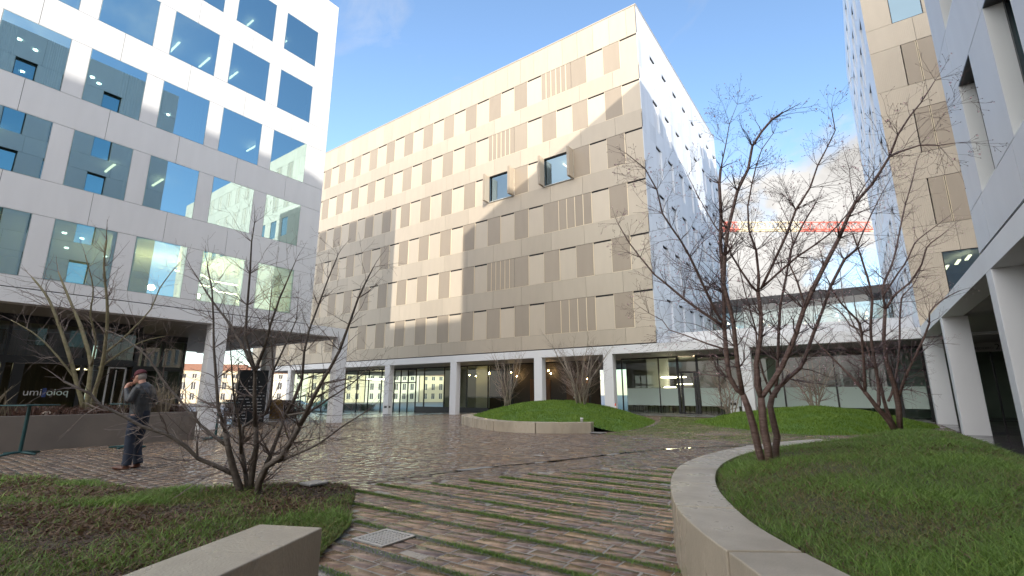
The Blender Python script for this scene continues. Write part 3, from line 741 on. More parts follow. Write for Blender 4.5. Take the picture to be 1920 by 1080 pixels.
# ---------------------------------------------------------------- sunlit houses far to the west
def build_houses():
    cream = [mat('cream_plaster', (.72, .60, .42), .8, var=.1, vscale=.3), mat('pale_plaster', (.76, .70, .58), .8, var=.1, vscale=.3)]
    tile = mat('orange_tile', (.36, .17, .10), .8, var=.3, vscale=3)
    lab = ['cream plastered house with orange tiled roof, seen far off under the left block', 'pale plastered house seen far off between the left columns',
           'cream house seen beyond the board, far off', 'pale house seen far off behind the board', 'cream house with red roof seen beyond the far columns', 'pale house farthest right in the far row', 'cream house at the far left end of the row']
    p0 = Vector((-150, 38, 0)); u = Vector((.55, .835, 0)); n = Vector((.835, -.55, 0))
    for i in range(7):
        o = p0+u*(15.5*(i-1)); F = (o.x, o.y, u.x, u.y, n.x, n.y); g = gz(-60)-.05; H = 7.8+(i*37 % 3)*.25
        B = empty('town_house', (o.x, o.y, g), lab[i-1] if i else lab[6], 'house', 'old houses beyond the square')
        wl = {(g+.9, g+2.5): [(1.2+2.3*k, 2.3+2.3*k) for k in range(6)], (g+3.5, g+5.3): [(1.2+2.3*k, 2.3+2.3*k) for k in range(6)], (g+6.35, g+7.4): [(1.2+2.3*k, 2.3+2.3*k) for k in range(6)]}
        strips(B, F, 0, 15.2, g-.5, g+H, wl, -.4, 0).build('wall', cream[i % 2], B)
        s = MB(); s.fbox(F, .3, 14.9, g-.4, g+H-.1, -9, -.55); s.build('back_wall', cream[(i+1) % 2], B)
        for k in wl:
            for a, b in wl[k]:
                w = MB(); w.fbox(F, a, b, k[0], k[1], -.2, -.16); wo = w.build('window', M['dark'], B)
                w = MB(); w.fbox(F, a, a+.08, k[0], k[1], -.155, -.1); w.fbox(F, b-.08, b, k[0], k[1], -.155, -.1); w.fbox(F, (a+b)/2-.04, (a+b)/2+.04, k[0], k[1], -.155, -.1); w.build('frame', M['reveal_w'], wo)
        r = MB(); P = lambda a, v, d: fp(F, a, v, d); z = g+H
        r.face([P(-.2, z, .3), P(15.4, z, .3), P(15.4, z+1.9, -4.6), P(-.2, z+1.9, -4.6)]); r.face([P(-.2, z+1.9, -4.6), P(15.4, z+1.9, -4.6), P(15.4, z, -9.5), P(-.2, z, -9.5)])
        r.face([P(-.2, z, .3), P(-.2, z+1.9, -4.6), P(-.2, z, -9.5)]); r.face([P(15.4, z, .3), P(15.4, z, -9.5), P(15.4, z+1.9, -4.6)])
        rf = r.build('roof', tile, B)
        c = MB(); c.fbox(F, 6, 6.8, z+1.0, z+2.8, -4.9, -4.2); c.build('chimney', tile, rf)
build_houses()
# ---------------------------------------------------------------- tower crane
def build_crane():
    B = empty('tower_crane', (-62, 72.6, gz(-60)), 'red and white lattice crane jib above the far buildings', 'crane')
    red = mat('red_paint', (.80, .20, .15), .5); wh = mat('white_paint', (.85, .74, .52), .5)
    rt = Vector((.813, .5825, 0)); o = Vector((-19.68, 102.84, 34.6)); H = 1.75
    def seg(s0, s1, m):
        mb = MB(); n = max(1, round((s1-s0)/1.6)); st = (s1-s0)/n
        nn = Vector((-.5825, .813, 0))*.6
        a = o+rt*s0; b = o+rt*s1
        mb.tube([a-nn, b-nn], .17, 5); mb.tube([a+nn, b+nn], .17, 5); mb.tube([a+Vector((0,0,H)), b+Vector((0,0,H))], .14, 5)
        for i in range(n):
            p = o+rt*(s0+st*i); q = p+rt*st; mid = p+rt*st/2+Vector((0, 0, H))
            for sg in (-1, 1): mb.tube([p+nn*sg, mid, q+nn*sg], .10, 4)
            mb.tube([p-nn, p+nn], .06, 4)
        mb.build('jib', m, B)
    seg(-42, -26, red); seg(-26, -8, wh); seg(-8, 3.2, red); seg(3.2, 16.2, wh); seg(16.2, 31, red); seg(31, 48, wh)
    mb = MB(); base = o+rt*(-50)
    cs = [base+Vector((a, b, 0)) for a, b in ((-.9,-.9),(.9,-.9),(.9,.9),(-.9,.9))]
    for c in cs: mb.tube([(c.x, c.y, -1), (c.x, c.y, 40)], .14, 5)
    for k in range(22):
        z = -1+k*1.85
        for i in range(4): mb.tube([(cs[i].x, cs[i].y, z), (cs[(i+1) % 4].x, cs[(i+1) % 4].y, z+1.85)], .07, 4)
    mb.build('mast', red, B); seg(-62, -42, red)
    mb = MB(); mb.box(base.x-14, base.x-11, base.y-9, base.y-7.5, 32.6, 34.8); mb.build('counterweight', M['inwall'], B)
    mb = MB(); mb.box(base.x-1, base.x+1, base.y-1.2, base.y+1, 32.2, 34.6); mb.build('cab', wh, B)
build_crane()

# ================================================================== GROUND
def catmull(pts, step):
    pts = np.array(pts, float); out = []
    P = np.vstack([2*pts[0]-pts[1], pts, 2*pts[-1]-pts[-2]])
    for i in range(1, len(P)-2):
        n = max(1, int(np.linalg.norm(P[i+1][:2]-P[i][:2])/step))
        for k in range(n):
            t = k/n
            out.append(.5*((2*P[i])+(-P[i-1]+P[i+1])*t+(2*P[i-1]-5*P[i]+4*P[i+1]-P[i+2])*t*t+(-P[i-1]+3*P[i]-3*P[i+1]+P[i+2])*t**3))
    out.append(P[-2]); return np.array(out)
def inpoly(x, y, poly):
    poly = np.asarray(poly)[:, :2]; c = np.zeros(np.shape(x), bool); j = len(poly)-1
    for i in range(len(poly)):
        xi, yi = poly[i]; xj, yj = poly[j]
        with np.errstate(divide='ignore', invalid='ignore'):
            c ^= ((yi > y) != (yj > y)) & (x < (xj-xi)*(y-yi)/(yj-yi+1e-12)+xi)
        j = i
    return c
def gza(x): return -.022*np.clip(-x-14, 0, 46)
def stone_mat(name, cols, r0=.06, r1=.42, spec=.5, bd=.004):
    m, N, L = nodes(name); out = N.new('ShaderNodeOutputMaterial'); p = N.new('ShaderNodeBsdfPrincipled'); L.new(p.outputs[0], out.inputs[0])
    a = N.new('ShaderNodeAttribute'); a.attribute_name = 'tone'; tc = N.new('ShaderNodeTexCoord')
    cr = N.new('ShaderNodeValToRGB'); L.new(a.outputs['Fac'], cr.inputs[0]); e = cr.color_ramp.elements
    while len(e) < len(cols): e.new(.5)
    for i, c in enumerate(cols): e[i].position = i/(len(cols)-1); e[i].color = (*c, 1)
    n = N.new('ShaderNodeTexNoise'); n.inputs['Scale'].default_value = 9; n.inputs['Detail'].default_value = 8; n.inputs['Roughness'].default_value = .7; n.inputs['Distortion'].default_value = .6; L.new(tc.outputs['Object'], n.inputs[0])
    mr = N.new('ShaderNodeMapRange'); L.new(n.outputs[0], mr.inputs[0]); mr.inputs[1].default_value = .3; mr.inputs[2].default_value = .7; mr.inputs[3].default_value = .7; mr.inputs[4].default_value = 1.7
    vm = N.new('ShaderNodeVectorMath'); vm.operation = 'SCALE'; L.new(cr.outputs[0], vm.inputs[0]); L.new(mr.outputs[0], vm.inputs['Scale']); L.new(vm.outputs[0], p.inputs['Base Color'])
    w = N.new('ShaderNodeTexNoise'); w.inputs['Scale'].default_value = .8; w.inputs['Detail'].default_value = 7; w.inputs['Roughness'].default_value = .62; L.new(tc.outputs['Object'], w.inputs[0])
    rr = N.new('ShaderNodeMapRange'); L.new(w.outputs[0], rr.inputs[0]); rr.inputs[1].default_value = .38; rr.inputs[2].default_value = .66; rr.inputs[3].default_value = r0; rr.inputs[4].default_value = r1
    L.new(rr.outputs[0], p.inputs['Roughness']); p.inputs['Specular IOR Level'].default_value = spec
    b = N.new('ShaderNodeBump'); b.inputs['Strength'].default_value = .16; b.inputs['Distance'].default_value = bd
    n2 = N.new('ShaderNodeTexNoise'); n2.inputs['Scale'].default_value = 22; n2.inputs['Detail'].default_value = 5; L.new(tc.outputs['Object'], n2.inputs[0]); L.new(n2.outputs[0], b.inputs['Height']); L.new(b.outputs[0], p.inputs['Normal'])
    return m
M['porphyry'] = stone_mat('wet_porphyry', [(.095,.066,.05), (.18,.118,.08), (.14,.108,.085), (.24,.16,.10), (.105,.08,.065), (.21,.16,.125)], .03, .21)
M['sandstone'] = stone_mat('wet_sandstone', [(.15,.10,.075), (.25,.16,.10), (.19,.13,.10), (.33,.22,.135), (.165,.12,.10), (.25,.175,.13)], .05, .28, bd=.0025)
M['mortar'] = mat('pale_mortar', (.38, .365, .345), .22, var=.5, vscale=1.5, rvar=.2)
M['earth'] = mat('ground_surface', (.16, .14, .13), .5, var=.3, vscale=.3, bump=.3, bscale=3)
M['soil'] = mat('dark_soil', (.045, .032, .024), .95, col2=(.11, .078, .055), vscale=14, bump=1, bscale=35)
M['turf'] = mat('turf_ground', (.09, .18, .03), .95, col2=(.13, .22, .045), vscale=5, bump=1, bscale=60)
M['turfnear'] = mat('turf_soil', (.07, .09, .035), .95, col2=(.10, .075, .05), vscale=6, bump=1, bscale=60)
M['gravel'] = mat('gravel', (.10, .095, .09), .8, col2=(.20, .19, .18), vscale=60, bump=1, bscale=90)
M['pale_paving'] = mat('pale_paving', (.33, .32, .31), .28, var=.2, vscale=1, rvar=.12)

# far ground, one sheet with the gentle fall to the west
mb = MB(); xs = [-600, -60, -14, 600]
for a, b in zip(xs[:-1], xs[1:]):
    mb.face([(a, -300, gz(a)-.03), (b, -300, gz(b)-.03), (b, 900, gz(b)-.03), (a, 900, gz(a)-.03)])
struct(mb.build('ground', M['earth']))
mb = MB(); xs = [-46, -14, 12]
for a, b in zip(xs[:-1], xs[1:]): mb.face([(a, -8, gz(a)-.004), (b, -8, gz(b)-.004), (b, 34, gz(b)-.004), (a, 34, gz(a)-.007)])
struct(mb.build('paving_bed', M['mortar']))
mb = MB()
for a, b in ((-57, -14), (-14, 2.4)): mb.face([(a, 28.9, gz(a)+.012), (b, 28.9, gz(b)+.012), (b, 33, gz(b)+.012), (a, 33, gz(a)+.012)])
struct(mb.build('arcade_paving', M['pale_paving']))
mb = MB(); mb.face([(2.46, -8, .008), (9, -8, .008), (9, 33, .008), (2.46, 33, .008)])
struct(mb.build('arcade_floor', M['slab']))

W3_IN = [(-.55,10.6),(-1.05,9.5),(-1.36,8.4),(-1.50,7.33),(-1.49,6.4),(-1.37,5.57),(-1.16,4.77),(-.88,4.06),(-.63,3.56),(-.32,3.12),(.05,2.68),(.55,2.2),(1.2,1.7),(1.9,1.3)]
W3_OUT = [(-.80,11.0),(-1.35,9.8),(-1.72,8.55),(-1.88,7.4),(-1.90,6.4),(-1.80,5.6),(-1.57,4.72),(-1.25,3.86),(-.96,3.33),(-.66,2.90),(-.26,2.36),(.25,1.85),(.95,1.3),(1.7,.88)]
M1_OUT = [(-7.95,15.35),(-8.5,14.75),(-9.7,14.30),(-10.9,14.55),(-12.25,15.35),(-13.8,16.6),(-15.2,18.1),(-15.9,19.3),(-16.2,21),(-16,23.5),(-14.6,25.8),(-12.2,26.6),(-9.8,25.6),(-8.2,23),(-7.4,20),(-7.0,17.6),(-7.1,16.2)]
W1_OUT = [(-7.5,14.95),(-8.5,14.22),(-9.76,13.80),(-10.96,14.04),(-12.52,14.92),(-14.2,16.2),(-15.6,17.7),(-16.45,19.2),(-16.7,20.6)]
W1_IN = [(-7.62,15.42),(-8.55,14.68),(-9.74,14.26),(-10.86,14.5),(-12.25,15.32),(-13.85,16.55),(-15.2,18.0),(-15.98,19.3),(-16.22,20.6)]
M2_OUT = [(-6.4,23),(-4.8,20.9),(-2.6,18.9),(-1.2,18.5),(0,20),(1.4,23),(2.2,25.3),(1.9,26.8),(.5,27.5),(-2.5,27.6),(-5.2,27.0),(-6.6,25.2)]
M3_FREE = [(2.05,2.2),(2.15,5),(2.18,9),(2.15,13),(2.05,16),(1.85,18.6),(1.2,19.4),(.35,18.4),(-.45,15.8),(-.85,13),(-.75,11.6)]
LAWN = [(-30,-.5),(-18,.3),(-14,1.1),(-10.89,1.82),(-10.18,2.1),(-9.26,2.38),(-8.24,2.58),(-7.5,2.85),(-6.9,3.35),(-6.5,3.95),(-6.06,4.42),(-5.5,4.2),(-4.9,3.7),(-4.23,3.2),(-3.80,2.66),(-3.4,2.2),(-3.05,1.6),(-2.6,.6),(-1.8,-1.5),(-3,-5),(-30,-6)]
def mound(name, outline, ctr, peak, m, rings=22, step=.25, power=1., seed=0):
    o = catmull([(*p, 0) if len(p) == 2 else p for p in outline+[outline[0]]], step)[:-1]
    n = len(o); V = []
    for r in range(rings):
        t = (r/rings)**1.15; s = math.sin(math.pi/2*t)**power
        x = ctr[0]+(o[:, 0]-ctr[0])*(1-t); y = ctr[1]+(o[:, 1]-ctr[1])*(1-t)
        z = gza(x)+o[:, 2]*(1-s)+peak*s+.022*np.sin(x*2.1+seed+np.sin(y*1.3))*np.cos(y*2.7)*min(1, t*6)
        if r == 0: z = z-.02
        V.append(np.stack([x, y, z], 1))
    V = np.vstack(V+[np.array([[ctr[0], ctr[1], gz(ctr[0])+peak]])])
    Q = []
    for r in range(rings-1):
        for k in range(n): Q.append((r*n+k, r*n+(k+1) % n, (r+1)*n+(k+1) % n, (r+1)*n+k))
    c = len(V)-1; T = [(r0, r1, c) for r0, r1 in [((rings-1)*n+k, (rings-1)*n+(k+1) % n) for k in range(n)]]
    sgn = np.sum(o[:, 0]*np.roll(o[:, 1], -1)-np.roll(o[:, 0], -1)*o[:, 1])
    fl = [q if sgn > 0 else q[::-1] for q in Q+T]
    me = bpy.data.meshes.new(name); me.from_pydata(V.tolist(), [], fl); me.materials.append(m)
    me.polygons.foreach_set('use_smooth', [True]*len(me.polygons)); ob = bpy.data.objects.new(name, me); COL.objects.link(ob); struct(ob)
    tr = []
    for f in fl:
        tr.append(f[:3]); 
        if len(f) == 4: tr.append((f[0], f[2], f[3]))
    return V, np.array(tr), o
hb = .40
m3o = [(x, y, hb) for x, y in W3_IN]+[(2.0, 1.5, .2)]+[(x, y, 0) for x, y in M3_FREE[:-1]]+[(-.75, 11.6, .12)]
g1 = mound('grass_mound', [(x, y, .28 if i < 9 else 0) for i, (x, y) in enumerate(M1_OUT)], (-12.2, 20.6), .93, M['turf'], power=1.0)
g2 = mound('grass_mound', M2_OUT, (-1.6, 24.2), .72, M['turf'], seed=2)
g3 = mound('grass_mound', m3o, (.62, 7.2), .68, M['turfnear'], rings=30, power=.8, seed=4)
g4 = mound('planted_bed', [(x, y, .05) for x, y in LAWN], (-8.0, -.8), .16, M['soil'], rings=26, power=.7, seed=6)

def scatter(g, n, wf, hmin, hmax, width, lean, name, m, tone=None, kindtag='grass', seg=2):
    V, T, _ = g; A, B, C = V[T[:, 0]], V[T[:, 1]], V[T[:, 2]]
    area = np.linalg.norm(np.cross(B-A, C-A), axis=1)/2; ce = (A+B+C)/3
    w = area*wf(ce[:, 0], ce[:, 1]); i = rng.choice(len(T), n, p=w/w.sum())
    r1 = np.sqrt(rng.random(n)); r2 = rng.random(n)
    P = A[i]*(1-r1)[:, None]+B[i]*(r1*(1-r2))[:, None]+C[i]*(r1*r2)[:, None]
    return blades(P, hmin, hmax, width, lean, name, m, seg)
def clump(x, y, s=1.7):
    return .5+.25*np.sin(x*s*2.1+1.3*np.sin(y*s*1.7))+.25*np.sin(y*s*2.6+1.1*np.sin(x*s*3.1+.7))
def blades(P, hmin, hmax, width, lean, name, m, seg=2, cl=1.):
    n = len(P); d = np.hypot(P[:, 0], P[:, 1]); k = clump(P[:, 0], P[:, 1])*cl+(1-cl)*.6
    h = (hmin+(hmax-hmin)*rng.random(n)**1.6)*(.55+.8*k); a = rng.random(n)*2*np.pi
    w = width*(1+np.maximum(0, d-5)*.18)*(.6+.8*rng.random(n))
    dx, dy = np.cos(a), np.sin(a); b = rng.random(n)*2*np.pi; L = lean*h*(.3+rng.random(n)*1.2); lx, ly = np.cos(b)*L, np.sin(b)*L
    P = P-np.array([0, 0, .01])
    v0 = P+np.stack([dx*w, dy*w, 0*w], 1); v1 = P-np.stack([dx*w, dy*w, 0*w], 1)
    v2 = P+np.stack([lx*.35+dx*w*.7, ly*.35+dy*w*.7, h*.6], 1); v3 = P+np.stack([lx*.35-dx*w*.7, ly*.35-dy*w*.7, h*.6], 1)
    v4 = P+np.stack([lx, ly, h], 1)
    V = np.stack([v0, v1, v3, v2, v4, v4], 1).reshape(-1, 3); base = np.arange(n)*6
    Q = np.concatenate([np.stack([base, base+1, base+2, base+3], 1), np.stack([base+3, base+2, base+4, base+5], 1)])
    t = rng.random(n)*.6+.4*k; t = np.clip(t, 0, 1); t = np.concatenate([t, t])
    o = np_mesh(name, V, Q, m, tone=t, kind='stuff'); return o
def grass_mat(name, cols):
    m, N, L = nodes(name); out = N.new('ShaderNodeOutputMaterial'); p = N.new('ShaderNodeBsdfPrincipled')
    a = N.new('ShaderNodeAttribute'); a.attribute_name = 'tone'; cr = N.new('ShaderNodeValToRGB'); L.new(a.outputs['Fac'], cr.inputs[0]); e = cr.color_ramp.elements
    while len(e) < len(cols): e.new(.5)
    for i, c in enumerate(cols): e[i].position = i/(len(cols)-1); e[i].color = (*c, 1)
    L.new(cr.outputs[0], p.inputs['Base Color']); p.inputs['Roughness'].default_value = .55
    t = N.new('ShaderNodeBsdfTranslucent'); L.new(cr.outputs[0], t.inputs[0]); mx = N.new('ShaderNodeMixShader'); mx.inputs[0].default_value = .3
    L.new(p.outputs[0], mx.inputs[1]); L.new(t.outputs[0], mx.inputs[2]); L.new(mx.outputs[0], out.inputs[0]); return m
M['grass'] = grass_mat('lawn_grass', [(.34,.28,.12), (.24,.22,.08), (.13,.21,.05), (.17,.29,.06), (.22,.35,.07), (.34,.42,.11)])
M['grassfar'] = grass_mat('bright_grass', [(.12,.21,.03), (.17,.28,.035), (.24,.34,.05)])
M['litter'] = grass_mat('leaf_litter', [(.05,.03,.022), (.12,.07,.045), (.26,.17,.10), (.08,.05,.038)])
scatter(g3, 200000, lambda x, y: 1/(1+(np.hypot(x, y)/3.4)**2.2), .018, .075, .0022, 1.3, 'grass', M['grass'])
scatter(g3, 13000, lambda x, y: (1/(1+(np.hypot(x, y)/4)**2))*(clump(x, y, .9) < .5), .02, .05, .007, 1.6, 'leaf_litter', M['litter'])
scatter(g1, 60000, lambda x, y: 1+0*x, .04, .09, .0035, .7, 'grass', M['grassfar'])
scatter(g2, 50000, lambda x, y: 1+0*x, .04, .09, .0035, .7, 'grass', M['grassfar'])
vis = lambda x, y: ((x > -15) & (y > -.5) & (y > .62*(-x)*.25-2))/(1+(np.hypot(x, y)/4.5)**2)
scatter(g4, 75000, lambda x, y: vis(x, y)*(.10+np.clip(clump(x, y, 1.15)-.36, 0, 1)**1.8*5.), .02, .085, .0034, 1.2, 'grass', M['grass'])
scatter(g4, 60000, lambda x, y: vis(x, y)*(.15+1.2*np.clip(.75-clump(x, y, 1.15), 0, 1)), .012, .045, .012, 2.0, 'leaf_litter', M['litter'])

# ------------------------------------------------------------------ setts
ZN = [(-6.0,4.45),(-5.9,4.95),(-5.3,5.45),(-5.0,6.0),(-4.55,7.0),(-4.1,7.75),(-3.7,8.35),(-3.1,8.9),(-1.0,9.2),(-1.0,1.0),(-2.9,1.0),(-3.4,2.2),(-3.8,2.66),(-4.2,3.2),(-4.9,3.7)]
ZF = [(-7.2,14.9),(-3.4,14.4),(-.2,14.2),(.4,18),(1.2,19.8),(2.3,21),(2.3,25),(.5,20.5),(-1.2,18.3),(-2.6,18.7),(-4.8,20.7),(-6.4,22.9),(-7.0,28),(-9.6,28),(-8,23),(-7.2,20),(-6.9,17.5)]
GR = .25
def setts(name, rowspec, x0, x1, lmin, lmax, keep, m, seed, tilt=.0055):
    r = np.random.default_rng(seed); X0 = []; X1 = []; Y0 = []; Y1 = []
    for ya, yb in rowspec:
        n = int((x1-x0)/((lmin+lmax)/2))+4; L = r.uniform(lmin, lmax, n); e = x0-r.random()*.3+np.concatenate([[0], np.cumsum(L)])
        X0.append(e[:-1]); X1.append(e[1:]); Y0.append(np.full(n, ya)); Y1.append(np.full(n, yb))
    X0, X1, Y0, Y1 = map(np.concatenate, (X0, X1, Y0, Y1))
    k = keep((X0+X1)/2, (Y0+Y1)/2); X0, X1, Y0, Y1 = X0[k], X1[k], Y0[k], Y1[k]; n = len(X0)
    g = .005+.005*r.random((4, n)); X0 = X0+g[0]; X1 = X1-g[1]; Y0 = Y0+g[2]*.8; Y1 = Y1-g[3]*.8
    cx, cy = (X0+X1)/2, (Y0+Y1)/2; zc = gza(cx)+r.normal(0, .0016, n); sx = r.normal(0, tilt*.7, n); sy = r.normal(0, tilt, n)
    J = lambda: r.normal(0, .004, n)
    def corner(x, y, dz, j=True):
        xx = x+(J() if j else 0); yy = y+(J()*.7 if j else 0); return np.stack([xx, yy, zc+sx*(x-cx)+sy*(y-cy)+dz+(gza(x)-gza(cx))], 1)
    top = [corner(X0+.004, Y0+.004, 0), corner(X1-.004, Y0+.004, 0), corner(X1-.004, Y1-.004, 0), corner(X0+.004, Y1-.004, 0)]
    bot = [t+np.array([[dx*.006, dy*.006, -.02]]) for t, (dx, dy) in zip(top, ((-1,-1),(1,-1),(1,1),(-1,1)))]
    V = np.stack(top+bot, 1).reshape(-1, 3); b = np.arange(n)*8
    Q = np.concatenate([np.stack([b+q[0], b+q[1], b+q[2], b+q[3]], 1) for q in ((0,1,2,3),(4,5,1,0),(5,6,2,1),(6,7,3,2),(7,4,0,3))])
    t = r.random(n); return struct(np_mesh(name, V, Q, m, tone=np.tile(t, 5)))
inz = lambda x, y: inpoly(x, y, ZN) | inpoly(x, y, ZF)
under = lambda x, y: inpoly(x, y, M1_OUT) | inpoly(x, y, M2_OUT) | inpoly(x, y, W3_IN+M3_FREE) | inpoly(x, y, LAWN) | ((x > -.3) & (y < 12) & (y > 1) & (x < 1.9))
rows = [(y, y+.15) for y in np.arange(-.3, 28.8, .15)]
setts('paving_setts', rows, -28, 2.42, .18, .30, lambda x, y: ~inz(x, y) & ~under(x, y), M['porphyry'], 1)
rows = []
for k in range(-6, 52):
    y = 2.92+.5*k; rows += [(y, y+.14), (y+.14, y+.28), (y+.28, y+.42)]
setts('striped_paving_setts', rows, -10, 2.42, .20, .42, lambda x, y: inz(x, y) & ~inpoly(x, y, M3_FREE+W3_IN), M['sandstone'], 2, .0035)
# planted joints between the bands of setts
P = []; gm = MB()
for k in range(-6, 52):
    y = 2.88+.5*k; xs = np.arange(-9.6, 2.4, .1); k_ = inz(xs, np.full(xs.shape, y)) & ~inpoly(xs, np.full(xs.shape, y), M3_FREE+W3_IN)
    for x in xs[k_]: gm.face([(x, y-.04, -.003), (x+.1, y-.04, -.003), (x+.1, y+.04, -.003), (x, y+.04, -.003)])
    d = 3400 if y < 9 else 1000
    for x in xs[k_]:
        lush = clump(x, y, .8)+(.35 if x < -4.6 else 0)
        n = int(d*.1*max(0.05, lush-.12)); 
        if n: P.append(np.stack([x+rng.random(n)*.1, y+rng.normal(0, .022, n), np.full(n, .0)], 1))
struct(gm.build('gravel_joint', M['gravel']))
blades(np.vstack(P), .010, .036, .0026, 1.0, 'grass', M['grass'], cl=.5)
# fallen petals and grit lying on the paving
n = 420; P = np.stack([rng.uniform(-6, -.6, n), 1.2+rng.gamma(2.2, 1.9, n), np.full(n, .003)], 1); P = P[~under(P[:, 0], P[:, 1])]
a = rng.random(len(P))*6.28; sz = rng.uniform(.004, .012, len(P)); c_, s_ = np.cos(a)*sz, np.sin(a)*sz; z_ = rng.uniform(0, .004, len(P))
V = np.stack([P+np.stack([c_, s_, z_], 1), P+np.stack([-s_*.7, c_*.7, z_*.2], 1), P+np.stack([-c_, -s_, z_*.5], 1), P+np.stack([s_*.7, -c_*.7, z_], 1)], 1).reshape(-1, 3)
np_mesh('fallen_petals', V, np.arange(len(V)).reshape(-1, 4), grass_mat('petal', [(.55,.5,.46), (.7,.66,.62), (.2,.14,.08), (.6,.5,.48)]), tone=rng.random(len(P)), kind='stuff')
# wet channel where the two pavings meet
ch = catmull([(-2.2,14.1,0),(-3.86,11.89,0),(-4.64,9.83,0),(-5.07,8.31,0),(-5.63,6.9,0),(-5.9,5.7,0),(-6.1,4.7,0)], .2); mb = MB(); rr = random.Random(5)
ws = [.03+.06*abs(math.sin(i*.37))*rr.random() for i in range(len(ch))]
for i in range(len(ch)-1):
    d = ch[i+1]-ch[i]; nrm = np.array([-d[1], d[0], 0])/np.linalg.norm(d)
    mb.face([(*(ch[i]-nrm*ws[i])[:2], .006), (*(ch[i+1]-nrm*ws[i+1])[:2], .006), (*(ch[i+1]+nrm*ws[i+1])[:2], .006), (*(ch[i]+nrm*ws[i])[:2], .006)])
struct(mb.build('puddle', mat('puddle_water', (.02, .016, .013), .02)))

# ------------------------------------------------------------------ stone edging walls
M['edging'] = mat('beige_cast_stone', (.50, .43, .335), .34, var=.30, vscale=2.2, rvar=.17, bump=.25, bscale=70, stretch=(1, 1, .5))
def curved_wall(name, outer, inner, h, nb, label, loc, ztop=None, groupn=None):
    B = empty(name, loc, label, 'low wall'); o = catmull([(*p, 0) for p in outer], .06); i_ = catmull([(*p, 0) for p in inner], .06)
    def at(c, t):
        k = t*(len(c)-1); a = int(min(k, len(c)-2)); return c[a]*(1-(k-a))+c[a+1]*(k-a)
    for b in range(nb):
        t0 = b/nb; t1 = (b+1)/nb-.0022; n = 9; mb = MB()
        z0 = lambda p: gz(p[0])-.15; z1 = lambda p: gz(p[0])+h
        for k in range(n):
            ta = t0+(t1-t0)*k/n; tb = t0+(t1-t0)*(k+1)/n; A, Bq, C, D = at(o, ta), at(o, tb), at(i_, tb), at(i_, ta)
            mb.hexa([(A[0],A[1],z0(A)),(Bq[0],Bq[1],z0(Bq)),(C[0],C[1],z0(C)),(D[0],D[1],z0(D)),(A[0],A[1],z1(A)),(Bq[0],Bq[1],z1(Bq)),(C[0],C[1],z1(C)),(D[0],D[1],z1(D))], skip=tuple(([] if k == 0 else [5])+([] if k == n-1 else [3])))
        ob = mb.build('stone_block', M['edging'], B)
        me = ob.data; import bmesh; bm = bmesh.new(); bm.from_mesh(me); bmesh.ops.remove_doubles(bm, verts=bm.verts, dist=1e-5); bmesh.ops.recalc_face_normals(bm, faces=bm.faces); bm.to_mesh(me); bm.free()
        bv = ob.modifiers.new('bevel', 'BEVEL'); bv.width = .008; bv.segments = 2; bv.limit_method = 'ANGLE'; bv.angle_limit = R_(40)
    return B
curved_wall('curved_stone_wall', W3_OUT, W3_IN, .45, 11, 'beige curved seat wall holding the grass mound in the right foreground', (-1.7, 5, 0))
curved_wall('curved_stone_wall', W1_OUT, W1_IN, .345, 7, 'beige curved seat wall in front of the middle grass mound, white cup on it', (-11, 14, 0))
mb = MB(); q = [(-3.28,1.78),(-2.88,1.97),(-1.55,-.95),(-1.95,-1.15)]
mb.hexa([(x, y, -.15) for x, y in q]+[(x, y, .45) for x, y in q])
me_ = mb.build('stone_bench', M['edging'], bevel=.008); import bmesh
bm = bmesh.new(); bm.from_mesh(me_.data); bmesh.ops.recalc_face_normals(bm, faces=bm.faces); bm.to_mesh(me_.data); bm.free()
tag(me_, 'beige straight stone seat at bottom left beside the patchy bed', 'bench')

# ================================================================== TREES
def unit_rand(r):
    v = Vector((r.gauss(0, 1), r.gauss(0, 1), r.gauss(0, 1))); return v.normalized()
def resample(pts, step):
    return [Vector(p) for p in catmull(pts, step)]
def twig(mb, r, p, d, L, rad, lvl, up, jag, density, tips, ns=3):
    n = max(3, int(L/(.07 if lvl else .09))); st = L/n; pts = [p]; dirs = [d]
    for i in range(n):
        d = (d+unit_rand(r)*jag+Vector((0, 0, up))).normalized(); p = p+d*st; pts.append(p); dirs.append(d)
    rr = [max(.0010, rad*.88*(1-.75*i/n)) for i in range(n+1)]
    mb.tube(pts, rr, ns, cap=False)
    tips.append((pts[-1], dirs[-1]))
    if lvl > 0:
        k = max(1, int(L*density))
        for j in range(k):
            i = r.randint(1, n-1) if n > 1 else 1; dd = dirs[i]; side = unit_rand(r); side = (side-dd*side.dot(dd)).normalized()
            nd = (dd*.75+side*r.uniform(.5, 1.0)).normalized()
            twig(mb, r, pts[i], nd, L*r.uniform(.28, .6)*(1-.4*i/n), rr[i]*.62, lvl-1, up, jag, density*1.2, tips, 3)
